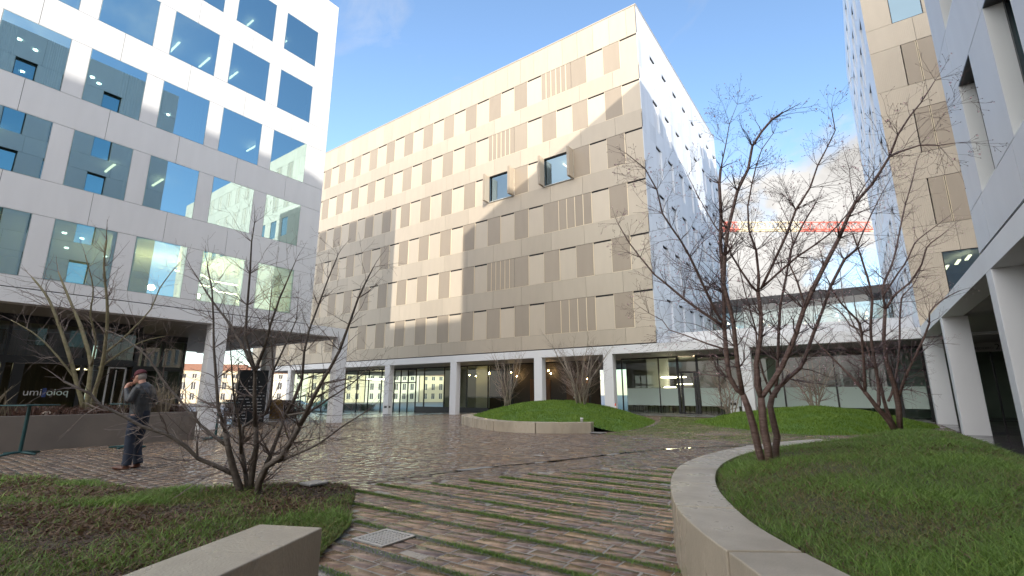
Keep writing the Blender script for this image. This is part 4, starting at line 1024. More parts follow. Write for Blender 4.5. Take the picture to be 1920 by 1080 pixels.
def tree(name, label, stems, base, seed, bark, twigm, cat_='tree', group=None, spacing=.12, tl=(.3, .8), lvl=2, up=.03, jag=.16, dens=6, rmax=.03, blossom=None, spurs=0, sides=8, tr=.5):
    r = random.Random(seed); B = empty(name, base, label, cat_, group); tk = MB(); tw = MB(); tips = []; spurp = []
    for r0, r1, pts in stems:
        P = resample(pts, .10 if len(pts) > 2 else .1); n = len(P)
        P = [p+unit_rand(r)*.004*(1 if 0 < i < n-1 else 0) for i, p in enumerate(P)]
        rad = [(r0+(r1-r0)*(i/(n-1)))*(1+.10*math.sin(i*1.3+seed)*r.random()) for i in range(n)]
        tk.tube(P, rad, sides if r0 > .02 else 6)
        acc = 0
        for i in range(1, n):
            if rad[i] > rmax: continue
            seg = (P[i]-P[i-1]).length; acc += seg
            sp = spacing*r.uniform(.6, 1.4)
            while acc > sp:
                acc -= sp; d = (P[i]-P[i-1]).normalized(); s = unit_rand(r); s = (s-d*s.dot(d)).normalized()
                L = r.uniform(*tl)*(1.08-.60*i/n); twig(tw, r, P[i], (d*.6+s*.8).normalized(), L, max(.0022, rad[i]*tr), lvl, up, jag, dens, tips)
        twig(tw, r, P[-1], (P[-1]-P[-2]).normalized(), tl[1]*.3, rad[-1]*.8, lvl, up, jag*.8, dens, tips)
    if spurs:
        for p, d in tips:
            if r.random() < spurs:
                u = d.orthogonal().normalized()*.0042; v = d.cross(u).normalized()*.0042; e = d*.010
                for a, b in ((u, v), (v, -u), (-u, -v), (-v, u)): tw.face([p+a, p+b, p+e])
    t = tk.build('trunk', bark, B, smooth=True); c = tw.build('crown', twigm, B)
    if blossom:
        bl = MB(); 
        for p, d in tips:
            if r.random() < blossom[1]:
                for k in range(r.randint(1, 3)):
                    q = p+unit_rand(r)*.012; s = r.uniform(.004, .009)
                    u = unit_rand(r); v = u.orthogonal().normalized()*s; w = u.cross(v).normalized()*s
                    bl.face([q-v, q-w, q+v, q+w], r.random()); bl.face([q-v, q+u*s, q+v, q-u*s], r.random())
        bl.build('blossom', blossom[0], B)
    return B
M['cherrybark'] = mat('cherry_bark', (.11, .06, .05), .34, col2=(.22, .145, .12), vscale=5, stretch=(1, 1, 7), bump=.9, bscale=14, bdetail=3)
M['cherrytwig'] = mat('cherry_twig', (.12, .075, .07), .5)
M['shrubbark'] = mat('shrub_bark', (.07, .055, .045), .6, col2=(.13, .105, .085), vscale=8, stretch=(1, 1, 3), bump=.6, bscale=22)
M['shrubtwig'] = mat('shrub_twig', (.17, .13, .115), .6)
M['mossbark'] = mat('mossy_bark', (.17, .155, .08), .75, col2=(.25, .22, .14), vscale=6, stretch=(1, 1, 2), bump=.7, bscale=20)
M['palebark'] = mat('pale_grey_bark', (.42, .36, .28), .7, col2=(.26, .22, .18), vscale=6, bump=.5, bscale=20)
M['paletwig'] = mat('pale_twig', (.27, .20, .165), .7)
M['blossom'] = mat('pink_blossom', (.75, .52, .56), .7)
CHERRY = [
 (0.0450,0.0320,[(-1.02,6.38,0.39),(-1.05,6.30,0.61),(-1.07,6.20,0.91),(-1.09,6.13,1.12),(-1.12,6.06,1.27)]),
 (0.0280,0.0160,[(-1.12,6.06,1.27),(-1.17,6.02,1.32),(-1.22,5.96,1.46),(-1.23,5.93,1.64),(-1.21,5.88,1.99),(-1.17,5.83,2.40),(-1.15,5.79,2.74),(-1.14,5.75,3.02),(-1.09,5.72,3.33),(-1.07,5.68,3.68),(-1.04,5.67,3.86)]),
 (0.0090,0.0020,[(-1.04,5.67,3.86),(-0.96,5.69,4.16),(-0.90,5.71,4.41),(-0.80,5.75,4.66)]),
 (0.0260,0.0100,[(-1.12,6.06,1.27),(-1.12,5.96,1.56),(-1.11,5.87,1.78),(-1.09,5.79,2.04),(-1.10,5.70,2.23),(-1.12,5.61,2.45),(-1.06,5.53,2.76),(-0.99,5.47,3.04),(-0.85,5.41,3.44),(-0.72,5.41,3.66),(-0.65,5.37,3.89),(-0.55,5.38,4.03),(-0.44,5.41,4.15),(-0.33,5.45,4.22)]),
 (0.0200,0.0060,[(-1.22,5.91,2.03),(-1.34,5.86,2.14),(-1.45,5.81,2.23),(-1.60,5.75,2.38),(-1.77,5.67,2.56),(-1.89,5.62,2.69),(-2.03,5.55,2.91),(-2.14,5.50,3.11),(-2.25,5.44,3.36)]),
 (0.0180,0.0040,[(-1.24,5.88,2.11),(-1.27,5.79,2.21),(-1.31,5.62,2.41),(-1.35,5.45,2.61),(-1.38,5.33,2.76),(-1.43,5.17,2.92),(-1.52,4.91,3.17),(-1.52,4.76,3.39),(-1.57,4.58,3.57),(-1.68,4.37,3.69)]),
 (0.0110,0.0030,[(-1.23,5.85,1.77),(-1.41,5.82,1.84),(-1.64,5.78,1.95),(-1.80,5.75,2.02),(-1.87,5.74,2.14),(-2.02,5.71,2.24),(-2.12,5.69,2.32)]),
 (0.0460,0.0360,[(-0.96,6.29,0.40),(-0.95,6.22,0.68),(-0.96,6.16,0.87),(-0.95,6.11,1.08),(-0.94,6.08,1.23)]),
 (0.0320,0.0220,[(-0.94,6.08,1.23),(-0.96,6.05,1.37),(-0.95,6.05,1.52),(-0.95,6.05,1.60),(-0.88,6.08,1.89),(-0.85,6.09,2.14),(-0.85,6.07,2.42)]),
 (0.0160,0.0040,[(-0.85,6.07,2.42),(-0.90,6.04,2.49),(-0.99,5.98,2.67),(-1.06,5.92,2.86),(-1.09,5.90,3.01),(-1.20,5.82,3.25),(-1.33,5.72,3.59),(-1.41,5.65,3.86)]),
 (0.0170,0.0040,[(-0.85,6.07,2.42),(-0.82,6.04,2.57),(-0.80,5.95,2.89),(-0.83,5.86,3.06),(-0.84,5.84,3.13),(-0.81,5.77,3.37),(-0.74,5.74,3.62),(-0.67,5.72,3.81),(-0.60,5.71,3.99),(-0.47,5.75,4.16)]),
 (0.0180,0.0040,[(-0.82,6.08,2.45),(-0.66,6.05,2.72),(-0.49,6.01,3.03),(-0.36,5.96,3.28),(-0.20,5.95,3.50),(-0.10,5.91,3.72),(0.01,5.88,3.90),(0.10,5.85,4.05),(0.10,5.75,4.24)]),
 (0.0140,0.0040,[(-0.81,6.09,2.47),(-0.59,6.07,2.64),(-0.42,6.07,2.77),(-0.23,6.07,2.88),(-0.10,6.07,2.97),(0.10,6.03,3.16),(0.27,5.94,3.39),(0.38,5.89,3.52)]),
 (0.0300,0.0200,[(-0.94,6.08,1.23),(-0.90,6.08,1.28),(-0.80,6.08,1.42),(-0.70,6.08,1.57),(-0.59,6.06,1.77),(-0.53,6.04,1.89),(-0.41,5.99,2.17),(-0.32,5.97,2.35),(-0.18,5.94,2.59),(-0.01,5.92,2.87)]),
 (0.0200,0.0040,[(-0.01,5.92,2.87),(0.09,5.85,3.06),(0.17,5.81,3.18),(0.33,5.77,3.34),(0.50,5.71,3.56),(0.58,5.62,3.73),(0.69,5.57,3.87),(0.78,5.54,3.96),(0.90,5.48,4.11)]),
 (0.0100,0.0030,[(0.48,5.48,3.47),(0.57,5.44,3.48),(0.70,5.39,3.48),(0.81,5.35,3.42),(0.92,5.31,3.39)]),
 (0.0120,0.0030,[(-0.41,6.06,2.23),(-0.45,6.09,2.49),(-0.50,6.11,2.70),(-0.45,6.20,2.97),(-0.46,6.24,3.22),(-0.54,6.25,3.51)]),
 (0.0400,0.0300,[(-0.93,6.56,0.41),(-0.91,6.51,0.66),(-0.88,6.49,0.79),(-0.90,6.43,0.99),(-0.90,6.39,1.13),(-0.87,6.38,1.23),(-0.80,6.40,1.34)]),
 (0.0240,0.0140,[(-0.80,6.40,1.34),(-0.70,6.46,1.44),(-0.57,6.55,1.57),(-0.52,6.58,1.65),(-0.38,6.63,1.99),(-0.27,6.67,2.25),(-0.16,6.72,2.52),(0.01,6.80,2.84),(0.14,6.88,2.96)]),
 (0.0120,0.0030,[(0.14,6.88,2.96),(0.22,6.94,3.14),(0.35,7.04,3.42),(0.50,7.14,3.70),(0.62,7.22,3.91)]),
 (0.0200,0.0080,[(-0.84,6.40,1.23),(-0.78,6.45,1.65),(-0.73,6.47,2.00),(-0.69,6.50,2.31),(-0.59,6.57,2.67),(-0.51,6.62,3.01),(-0.39,6.70,3.27),(-0.19,6.85,3.63)]),
 (0.0140,0.0040,[(-0.87,6.38,1.23),(-0.93,6.32,1.51),(-0.96,6.28,1.75),(-0.95,6.27,2.02),(-1.00,6.21,2.38),(-1.04,6.15,2.77),(-1.03,6.12,3.17)]),
]
CHERRY_FAR = [
 (0.0700,0.0400,[(0.51,15.21,0.35),(0.41,15.06,0.63),(0.22,14.84,0.94),(0.01,14.58,1.34)]),
 (0.0350,0.0120,[(0.01,14.58,1.34),(-0.19,14.52,1.66),(-0.40,14.45,1.96),(-0.63,14.36,2.29),(-0.82,14.29,2.57)]),
 (0.0400,0.0160,[(0.22,14.84,0.94),(0.26,14.84,1.04),(0.31,14.71,1.48),(0.30,14.42,2.25),(0.33,14.22,2.87),(0.44,14.07,3.48),(0.38,13.76,4.21),(0.26,13.41,4.93)]),
 (0.0350,0.0120,[(0.02,14.61,1.28),(0.07,14.32,1.81),(0.11,13.99,2.39),(0.12,13.70,2.86),(-0.04,13.39,3.11),(-0.22,13.04,3.39),(-0.36,12.64,3.83)]),
 (0.0180,0.0060,[(0.12,13.91,2.73),(-0.06,13.91,2.87),(-0.18,13.94,3.14),(-0.42,13.94,3.43),(-0.79,13.91,3.60)]),
 (0.0500,0.0300,[(0.54,15.35,0.37),(0.39,15.10,0.91),(0.37,15.01,1.19),(0.36,14.93,1.48)]),
 (0.0280,0.0080,[(0.36,14.93,1.48),(0.29,14.93,1.90),(0.20,14.92,2.42),(-0.00,14.85,2.97),(-0.14,14.82,3.67),(-0.10,14.90,4.53)]),
 (0.0650,0.0350,[(0.59,15.27,0.35),(0.64,15.13,1.00),(0.62,14.99,1.48),(0.53,14.78,2.01),(0.55,14.64,2.58),(0.67,14.54,3.27)]),
 (0.0300,0.0080,[(0.67,14.54,3.27),(0.91,14.34,3.59),(1.17,14.23,3.78),(1.43,13.98,4.14),(1.55,13.72,4.46),(1.90,13.51,4.72)]),
 (0.0300,0.0080,[(0.67,14.54,3.27),(0.68,14.51,3.77),(0.88,14.63,4.21),(1.08,14.74,4.71),(1.29,14.83,5.45),(1.43,14.89,5.88),(1.65,15.01,6.51),(1.84,15.10,7.07)]),
 (0.0220,0.0060,[(0.67,14.45,3.57),(0.92,14.34,3.94),(1.23,14.21,4.36),(1.38,14.08,4.67),(1.58,14.04,4.84),(2.05,14.00,5.17)]),
 (0.0350,0.0080,[(0.66,15.09,1.18),(0.81,14.93,1.57),(1.01,14.76,1.99),(1.28,14.55,2.52),(1.41,14.40,2.84),(1.43,14.25,3.06),(1.69,14.18,3.33),(2.01,14.17,3.50)]),
 (0.0280,0.0080,[(0.45,14.96,1.10),(0.63,15.11,1.51),(0.88,15.30,2.52),(0.96,15.36,3.11),(1.07,15.43,3.63),(1.41,15.70,4.05),(1.66,15.89,4.61)]),
]
SHRUB = [
 (0.0500,0.0350,[(-6.28,3.19,-0.02),(-6.31,3.11,0.19),(-6.34,3.05,0.35),(-6.35,2.97,0.60),(-6.36,2.91,0.81)]),
 (0.0220,0.0080,[(-6.36,2.91,0.81),(-6.43,2.82,1.10),(-6.44,2.76,1.45),(-6.46,2.69,1.82),(-6.46,2.64,2.17),(-6.46,2.58,2.56),(-6.51,2.51,2.83)]),
 (0.0280,0.0120,[(-6.33,3.07,0.31),(-6.47,2.88,0.43),(-6.58,2.73,0.52),(-6.64,2.61,0.66),(-6.74,2.44,0.80),(-6.91,2.22,0.90),(-7.01,2.06,1.02),(-7.15,1.86,1.14),(-7.19,1.76,1.27),(-7.34,1.54,1.41)]),
 (0.0200,0.0060,[(-6.37,2.94,0.66),(-6.57,2.82,0.80),(-6.79,2.69,1.00),(-6.98,2.57,1.22),(-7.18,2.44,1.45),(-7.37,2.31,1.73),(-7.60,2.17,1.92),(-7.81,2.04,2.04)]),
 (0.0450,0.0300,[(-6.34,3.28,-0.05),(-6.30,3.25,0.18),(-6.25,3.23,0.41),(-6.18,3.21,0.64),(-6.16,3.16,0.88)]),
 (0.0260,0.0060,[(-6.16,3.16,0.88),(-6.12,3.09,1.22),(-6.08,3.04,1.54),(-6.12,2.89,1.96),(-6.06,2.84,2.34),(-5.98,2.79,2.72),(-5.91,2.73,3.10),(-5.85,2.71,3.33)]),
 (0.0220,0.0060,[(-6.08,3.04,1.54),(-6.23,2.96,1.80),(-6.43,2.85,2.10),(-6.61,2.75,2.33),(-6.77,2.65,2.55),(-7.00,2.52,2.88)]),
 (0.0220,0.0050,[(-6.08,3.04,1.54),(-5.87,3.01,1.82),(-5.67,2.96,2.11),(-5.46,2.92,2.38),(-5.13,2.88,2.76)]),
 (0.0400,0.0300,[(-6.06,3.22,-0.01),(-5.98,3.18,0.23),(-5.86,3.19,0.43),(-5.69,3.26,0.54),(-5.56,3.28,0.71),(-5.43,3.30,0.90)]),
 (0.0280,0.0060,[(-5.43,3.30,0.90),(-5.19,3.29,1.23),(-4.94,3.30,1.53),(-4.76,3.30,1.75),(-4.59,3.27,2.03),(-4.41,3.24,2.30),(-4.17,3.23,2.62)]),
 (0.0350,0.0200,[(-6.30,3.31,-0.04),(-6.27,3.32,0.17),(-6.17,3.39,0.51),(-6.12,3.43,0.73),(-6.06,3.46,0.96)]),
 (0.0240,0.0060,[(-6.06,3.46,0.96),(-5.95,3.51,1.22),(-5.86,3.54,1.45),(-5.82,3.51,1.80),(-5.75,3.51,2.09),(-5.65,3.54,2.40),(-5.53,3.57,2.75),(-5.41,3.61,3.06)]),
 (0.0300,0.0160,[(-6.24,3.22,-0.02),(-6.35,3.20,0.30),(-6.47,3.16,0.63),(-6.49,3.17,0.86),(-6.34,3.37,1.02)]),
 (0.0220,0.0050,[(-6.34,3.37,1.02),(-6.30,3.38,1.16),(-6.27,3.36,1.56),(-6.28,3.32,1.87),(-6.31,3.25,2.23),(-6.27,3.23,2.66)]),
 (0.0140,0.0040,[(-6.30,3.38,1.56),(-6.27,3.51,1.94),(-6.24,3.60,2.27),(-6.28,3.62,2.58)]),
 (0.0200,0.0050,[(-6.24,3.06,0.57),(-6.06,2.92,0.89),(-5.92,2.76,1.20),(-5.75,2.62,1.50),(-5.55,2.46,1.83)]),
 (0.0180,0.0050,[(-5.79,3.28,0.48),(-5.43,3.32,0.60),(-5.06,3.34,0.73),(-4.68,3.34,0.92),(-4.25,3.34,1.10)]),
 (0.0160,0.0040,[(-5.82,3.37,1.01),(-5.44,3.42,1.07),(-5.05,3.42,1.23),(-4.67,3.42,1.38),(-4.36,3.39,1.55)]),
]
PLANTER_TREE = [
 (0.0600,0.0200,[(-17.00,4.10,0.77),(-16.99,4.01,1.09),(-17.06,3.81,1.66),(-17.12,3.59,2.31),(-17.25,3.30,3.06),(-17.38,3.01,3.76),(-17.66,2.66,4.31)]),
 (0.0600,0.0200,[(-16.91,4.16,0.77),(-16.93,4.10,1.13),(-16.89,4.04,2.01),(-17.05,3.86,2.67),(-17.17,3.72,3.10),(-17.46,3.44,3.83),(-17.73,3.16,4.57)]),
 (0.0600,0.0200,[(-16.82,4.22,0.77),(-16.66,4.16,1.21),(-16.34,4.13,1.83),(-16.14,4.08,2.30),(-15.86,3.96,3.06),(-15.69,3.82,3.69),(-15.54,3.60,4.48),(-15.30,3.50,5.13)]),
 (0.0300,0.0100,[(-16.36,4.13,2.31),(-16.03,4.42,2.77),(-15.59,4.78,3.55),(-15.46,4.86,4.13),(-15.18,5.07,4.75)]),
 (0.0300,0.0100,[(-16.52,4.12,1.95),(-16.24,4.49,2.39),(-15.96,4.85,2.69),(-15.67,5.24,2.85)]),
 (0.0300,0.0100,[(-17.06,3.81,1.66),(-17.10,3.39,2.21),(-17.20,2.92,2.74),(-17.41,2.41,3.11)]),
 (0.0300,0.0100,[(-16.68,3.99,2.00),(-16.32,3.91,2.63),(-16.16,3.66,3.29),(-15.83,3.54,3.94),(-15.67,3.23,4.70)]),
]

tree('cherry_tree', 'dark barked cherry tree with three main stems growing from the right foreground mound', CHERRY, (-.98, 6.4, .40), 11, M['cherrybark'], M['cherrytwig'], spacing=.052, tl=(.2, .74), lvl=2, up=.025, jag=.22, dens=11, rmax=.027, blossom=(M['blossom'], .14), sides=10, tr=.40, spurs=.8)
tree('cherry_tree', 'bare spreading cherry tree at the far end of the right mound, nearest the white columns', CHERRY_FAR, (.51, 15.2, .30), 12, M['cherrybark'], M['cherrytwig'], spacing=.12, tl=(.4, 1.2), lvl=2, up=.03, jag=.19, dens=8, rmax=.04, blossom=(M['blossom'], .3), tr=.42, spurs=.6)
tree('bare_shrub', 'leafless many stemmed shrub in the patchy bed, left foreground', SHRUB, (-6.23, 3.21, 0), 13, M['shrubbark'], M['shrubtwig'], cat_='shrub', spacing=.07, tl=(.3, .95), lvl=2, up=.015, jag=.22, dens=8, rmax=.034, tr=.42)
tree('planter_tree', 'bare mossy stemmed tree in the long planter on the left', PLANTER_TREE, (-17.0, 4.1, .75), 14, M['mossbark'], M['shrubtwig'], spacing=.16, tl=(.6, 1.8), lvl=2, up=.03, jag=.18, dens=4, rmax=.045, tr=.4)
def multi(base, n, H, spread, seed, r0=.04):
    r = random.Random(seed); out = []
    for k in range(n):
        a = 2*math.pi*k/n+r.uniform(-.3, .3); s = spread*r.uniform(.35, 1); h = H*r.uniform(.7, 1)
        b = Vector(base)+Vector((math.cos(a), math.sin(a), 0))*.12; rr = r0*r.uniform(.6, 1)
        pts = [tuple(b+Vector((math.cos(a)*s*t**1.3+r.gauss(0, .04), math.sin(a)*s*t**1.3+r.gauss(0, .04), h*(t**.85)-.05))) for t in (0, .12, .28, .45, .62, .8, 1)]
        out.append((rr, rr*.22, pts))
    return out
for b, n, H, sp, sd, lb in (((-14.9, 20.4, .62), 9, 2.9, 1.0, 21, 'pale stemmed bare tree on the left part of the middle mound'),
                         ((-10.5, 20.0, .74), 13, 3.3, 1.9, 22, 'widest pale stemmed bare tree, on the right part of the middle mound'),
                         ((-1.75, 24.6, .60), 9, 2.6, 1.25, 23, 'pale bare tree on top of the mound by the frosted glass'),
                         ((-5.2, 24.6, .22), 8, 2.7, 1.2, 24, 'thin pale bare tree beside the white litter bin')):
    tree('multi_stem_tree', lb, multi(b, n, H, sp, sd), b, sd, M['palebark'], M['paletwig'], group='pale bare trees on the far mounds', spacing=.13, tl=(.5, 1.3), lvl=2, up=.05, jag=.14, dens=4.5, rmax=.035, sides=6, tr=.45)
for b, sd, lb in (((-17.2, .9, .75), 31, 'dark bare shrub at the left end of the planter'), ((-17.6, 6.0, .75), 33, 'bare shrub at the right end of the planter behind the man')):
    tree('bare_shrub', lb, multi(b, 7, 2.2 if sd == 31 else 1.0, .9 if sd == 31 else .3, sd, .025), b, sd, M['shrubbark'], M['shrubtwig'], cat_='shrub', spacing=.2, tl=(.3, .9), lvl=2, up=.05, jag=.14, dens=3, rmax=.03, sides=6)

# ================================================================== PLANTER
B = empty('long_planter', (-17.4, 1, gz(-17)), 'long grey concrete planter with heather along the left side', 'planter')
g = gz(-17.4)
mb = MB(); mb.box(-16.52, -16.40, -6, 6.62, g-.2, .76); mb.box(-18.4, -18.28, -6, 6.62, g-.2, .76); mb.box(-18.28, -16.52, 6.50, 6.62, g-.2, .76); mb.box(-18.28, -16.52, -6, -5.88, g-.2, .76)
mb.build('wall', mat('grey_concrete', (.20, .175, .155), .5, var=.25, vscale=1.2, rvar=.15, bump=.1, bscale=30), B, bevel=.01)
mb = MB(); mb.box(-18.28, -16.52, -5.88, 6.5, g, .70); mb.build('soil', M['soil'], B)
M['heather'] = grass_mat('heather', [(.10,.05,.045), (.16,.085,.06), (.12,.07,.06), (.09,.075,.045)])
n = 26000; P = np.stack([rng.uniform(-18.25, -16.5, n), rng.uniform(-5.8, 6.5, n), np.full(n, .70)], 1); P = P[clump(P[:, 0], P[:, 1], .8) > .35]
o = blades(P, .05, .30, .006, .8, 'heather', M['heather'])
n = 700; P = np.stack([rng.uniform(-17.6, -16.6, n), np.where(rng.random(n) < .6, rng.normal(1.9, .35, n), rng.normal(5.6, .25, n)), np.full(n, .72)], 1)
blades(P, .4, .95, .006, .35, 'dry_grass', grass_mat('straw', [(.26,.21,.14), (.19,.155,.105), (.32,.27,.19)]))
mb = MB(); mb.lathe((-16.75, 3.35, .68), [(.001, .17), (.10, .16), (.17, .09), (.19, 0)], 9); o = mb.build('boulder', mat('pale_boulder', (.42, .36, .30), .8, bump=.5, bscale=8), smooth=True)
tag(o, 'small pale boulder lying on the planter soil', 'boulder')

# ================================================================== SMALL THINGS (built in their own frame)
def local(o): o.location = (0, 0, 0); return o
def bar_table(x, y, rz, label):
    B = empty('bar_table', (x, y, gz(x)), label, 'table', 'dark teal standing tables by the planter'); B.rotation_euler = (0, 0, rz)
    mb = MB(); mb.box(-.36, .36, -.36, .36, 1.04, 1.065); local(mb.build('table_top', M['teal'], B, bevel=.006))
    mb = MB(); mb.lathe((0, 0, 0), [(.035, .05), (.035, 1.04)], 14); local(mb.build('pole', M['teal'], B, smooth=True))
    mb = MB()
    for a in (0, math.pi/2):
        c, s = math.cos(a), math.sin(a)
        mb.tube([(-.40*c, -.40*s, .018), (-.1*c, -.1*s, .045+.004*(a > 0)), (.1*c, .1*s, .045+.004*(a > 0)), (.40*c, .40*s, .018)], .024, 8)
    local(mb.build('base', M['teal'], B, smooth=True))
bar_table(-15.2, 2.7, .5, 'dark teal standing table at the far left edge in front of the planter')
bar_table(-14.9, 4.55, .8, 'dark teal standing table hidden behind the standing man')
bar_table(-15.8, 6.95, .3, 'dark teal standing table at the right end of the planter')
def bin_(x, y, h, label):
    B = empty('litter_bin', (x, y, gz(x)), label, 'bin', 'white litter bins by the columns'); B.rotation_euler = (0, 0, R_(12))
    mb = MB(); mb.box(-.25, .25, -.2, .2, .03, h-.05); local(mb.build('body', M['whitewall'], B, bevel=.012))
    mb = MB(); mb.box(-.27, .27, -.22, .22, h-.045, h); local(mb.build('lid', M['whitewall'], B, bevel=.008))
    mb = MB(); mb.box(-.13, .13, -.212, -.202, h-.26, h-.12); mb.box(.252, .258, -.12, .12, h-.26, h-.12); local(mb.build('slot', M['black'], B))
    mb = MB(); mb.box(-.22, .22, -.17, .17, 0, .028); local(mb.build('plinth', M['black'], B))
bin_(-32.2, 27.2, .82, 'white litter bin standing at the foot of the far left column')
bin_(-5.4, 26.6, .98, 'white litter bin with dark slot behind the mound near the glass doors')
B = empty('traffic_cone', (-12.15, 27.55, 0), 'red and white striped traffic cone leaning near a white column', 'cone')
cr = mat('cone_red', (.62, .08, .04), .5); cw = mat('cone_white', (.7, .7, .68), .5)
for z0, z1, m_, nm in ((.04, .2, cr, 'body'), (.2, .34, cw, 'reflective_band'), (.34, .46, cr, 'body'), (.46, .58, cw, 'reflective_band'), (.58, .74, cr, 'body')):
    f = lambda z: .15*(1-z/.8)+.012
    mb = MB(); mb.lathe((0, 0, 0), [(f(z0), z0), (f(z1), z1)]+([(.001, z1+.004)] if z1 > .7 else []), 18); local(mb.build(nm, m_, B, smooth=True))
mb = MB(); mb.box(-.19, .19, -.19, .19, .005, .04); local(mb.build('base', M['black'], B, bevel=.008)); B.rotation_euler = (0, 0, .4)
B = empty('paper_cup', (-7.78, 14.86, .345), 'white paper cup standing on the middle seat wall', 'cup')
mb = MB(); mb.lathe((0, 0, 0), [(.001, .002), (.036, .002), (.05, .12), (.053, .122), (.053, .13), (.046, .128)], 20); local(mb.build('cup_body', M['whitewall'], B, smooth=True))
mb = MB(); mb.lathe((0, 0, 0), [(.054, .128), (.054, .138), (.045, .15), (.001, .15)], 20); local(mb.build('lid', M['reveal_w'], B, smooth=True))
# drain grate
B = empty('drain_grate', (-3.67, 3.15, 0), 'square pale metal drain grate set in the striped paving', 'drain'); B.rotation_euler = (0, 0, R_(1))
mb = MB(); n = 9; w = .40; t = .009; s0 = -.165; st = .33/n
mb.box(-.20, .20, -.20, s0, .004, .016); mb.box(-.20, .20, -s0, .20, .004, .016); mb.box(-.20, s0, s0, -s0, .004, .016); mb.box(-s0, .20, s0, -s0, .004, .016)
local(mb.build('rim', mat('galvanised', (.50, .51, .52), .35, metal=.5, var=.2, vscale=8), B))
mb = MB()
for i in range(1, n): mb.box(s0, -s0, s0+i*st-t, s0+i*st+t, .005, .0145); mb.box(s0+i*st-t, s0+i*st+t, s0, -s0, .006, .0142)
local(mb.build('grid', bpy.data.materials['galvanised'], B))
mb = MB(); mb.box(-.165, .165, -.165, .165, .001, .003); local(mb.build('shaft', M['black'], B))
for x, y, s, lb in ((-6.05, 3.95, .13, 'small pale square cover plate in the soil near the shrub'), (-7.3, 15.95-.9, .22, 'pale square cover plate beside the end of the middle seat wall')):
    mb = MB(); mb.box(x-s, x+s, y-s, y+s, .02 if s > .2 else .11, .035 if s > .2 else .135); tag(mb.build('cover_plate', M['pale_paving'], bevel=.004), lb, 'cover plate')
# directory board under the left block
B = empty('directory_board', (-27.3, 13.6, gz(-27)), 'tall black directory board with rows of white lettering', 'sign'); B.rotation_euler = (0, 0, R_(66))
mb = MB(); mb.box(-.72, .72, -.06, .06, 0, 2.85); local(mb.build('board', M['black'], B, bevel=.01))
mb = MB(); mb.box(-.80, -.73, -.07, .07, 0, 2.95); local(mb.build('post', M['soffit'], B))
rr = random.Random(9)
def dash(x0, x1, z0, z1):
    mb = MB(); mb.box(x0, x1, -.066, -.0615, z0, z1); local(mb.build('lettering', M['whitewall'], B))
for k in range(11):
    z = 1.95-.17*k; x = -.62
    while x < .55:
        w = rr.uniform(.08, .26)
        if rr.random() < .62: dash(x, min(x+w, .66), z, z+.035)
        x += w+.08
for x, z, s in ((-.12, 2.45, .05), (.02, 2.3, .07), (.15, 2.42, .06), (-.22, 2.25, .05), (.06, 2.62, .05), (.3, 2.2, .04)): dash(x-s/2, x+s/2, z-s, z+s)
# far square beyond: parked car, hedge, ochre shrub
def car(x, y, rz, label, col):
    B = empty('parked_car', (x, y, gz(x)), label, 'car'); B.rotation_euler = (0, 0, rz)
    prof = [(-2.1,.35),(-2.15,.75),(-1.9,.95),(-1.45,1.0),(-.8,1.45),(.7,1.48),(1.5,1.05),(2.1,.95),(2.2,.7),(2.15,.35)]
    mb = MB(); n = len(prof); V = []
    for s in (-1, 1):
        for px, pz in prof: V.append((px, s*(.85 if pz < 1.1 else .66), pz))
    mb.v = V; mb.f = [list(range(n))[::-1] if False else list(range(n)), [n+i for i in range(n)][::-1]]+[[i, i+n, (i+1) % n+n, (i+1) % n] for i in range(n)]; mb.t = [0]*len(mb.f); mb.m = [0]*len(mb.f)
    local(mb.build('body', mat('car_paint_'+str(int(-x)), col, .25, coat=.6), B, bevel=.04))
    for s in (-1, 1):
        g_ = MB(); g_.face([(-1.3, s*.80, 1.03), (-.75, s*.685, 1.38), (.62, s*.685, 1.40), (1.25, s*.80, 1.08)]); local(g_.build('side_window', M['black'], B))
    for px in (-1.35, 1.4):
        for s in (-1, 1):
            w = MB(); w.v = []; pts = [(px, s*.72, .33), (px, s*.9, .33)]; w.tube(pts, .33, 18); wo = local(w.build('wheel', M['black'], B))
            w = MB(); w.tube([(px, s*.9, .33), (px, s*.91, .33)], .2, 14); local(w.build('rim', M['soffit'], wo))
    for s in (-1, 1):
        h = MB(); h.box(-2.17, -2.1, s*.6-.15, s*.6+.15, .66, .8); local(h.build('tail_light', cr, B))
car(-62, 36.5, R_(35), 'white parked car seen beyond the left columns', (.6, .62, .63)); car(-70, 47, R_(40), 'teal grey parked car far off between columns', (.12, .25, .26))
def hedge(name, x0, x1, y0, y1, z1, cols, label, cat_, n=9000):
    g = gz((x0+x1)/2); P = np.stack([rng.uniform(x0, x1, n), rng.uniform(y0, y1, n), g+rng.uniform(0, z1, n)], 1)
    a = rng.normal(0, 1, (n, 3)); a /= np.linalg.norm(a, axis=1)[:, None]; b = np.cross(a, rng.normal(0, 1, (n, 3))); b /= np.linalg.norm(b, axis=1)[:, None]; s = .05
    V = np.stack([P-a*s, P-b*s*.5, P+a*s, P+b*s*.5], 1).reshape(-1, 3); Q = np.arange(4*n).reshape(-1, 4)
    o = np_mesh(name, V, Q, grass_mat(label[:12], cols), tone=rng.random(n)); tag(o, label, cat_)
hedge('hedge', -44, -33.5, 19.5, 20.6, 1.35, [(.05,.03,.022), (.09,.05,.035), (.06,.045,.03)], 'dark brown winter hedge beyond the left columns', 'hedge', 26000)
hedge('ochre_shrub', -34.2, -33.4, 18.2, 19.0, 1.3, [(.35,.20,.04), (.25,.15,.04), (.4,.26,.08)], 'ochre leaved shrub beside the brown hedge', 'shrub', 5000)
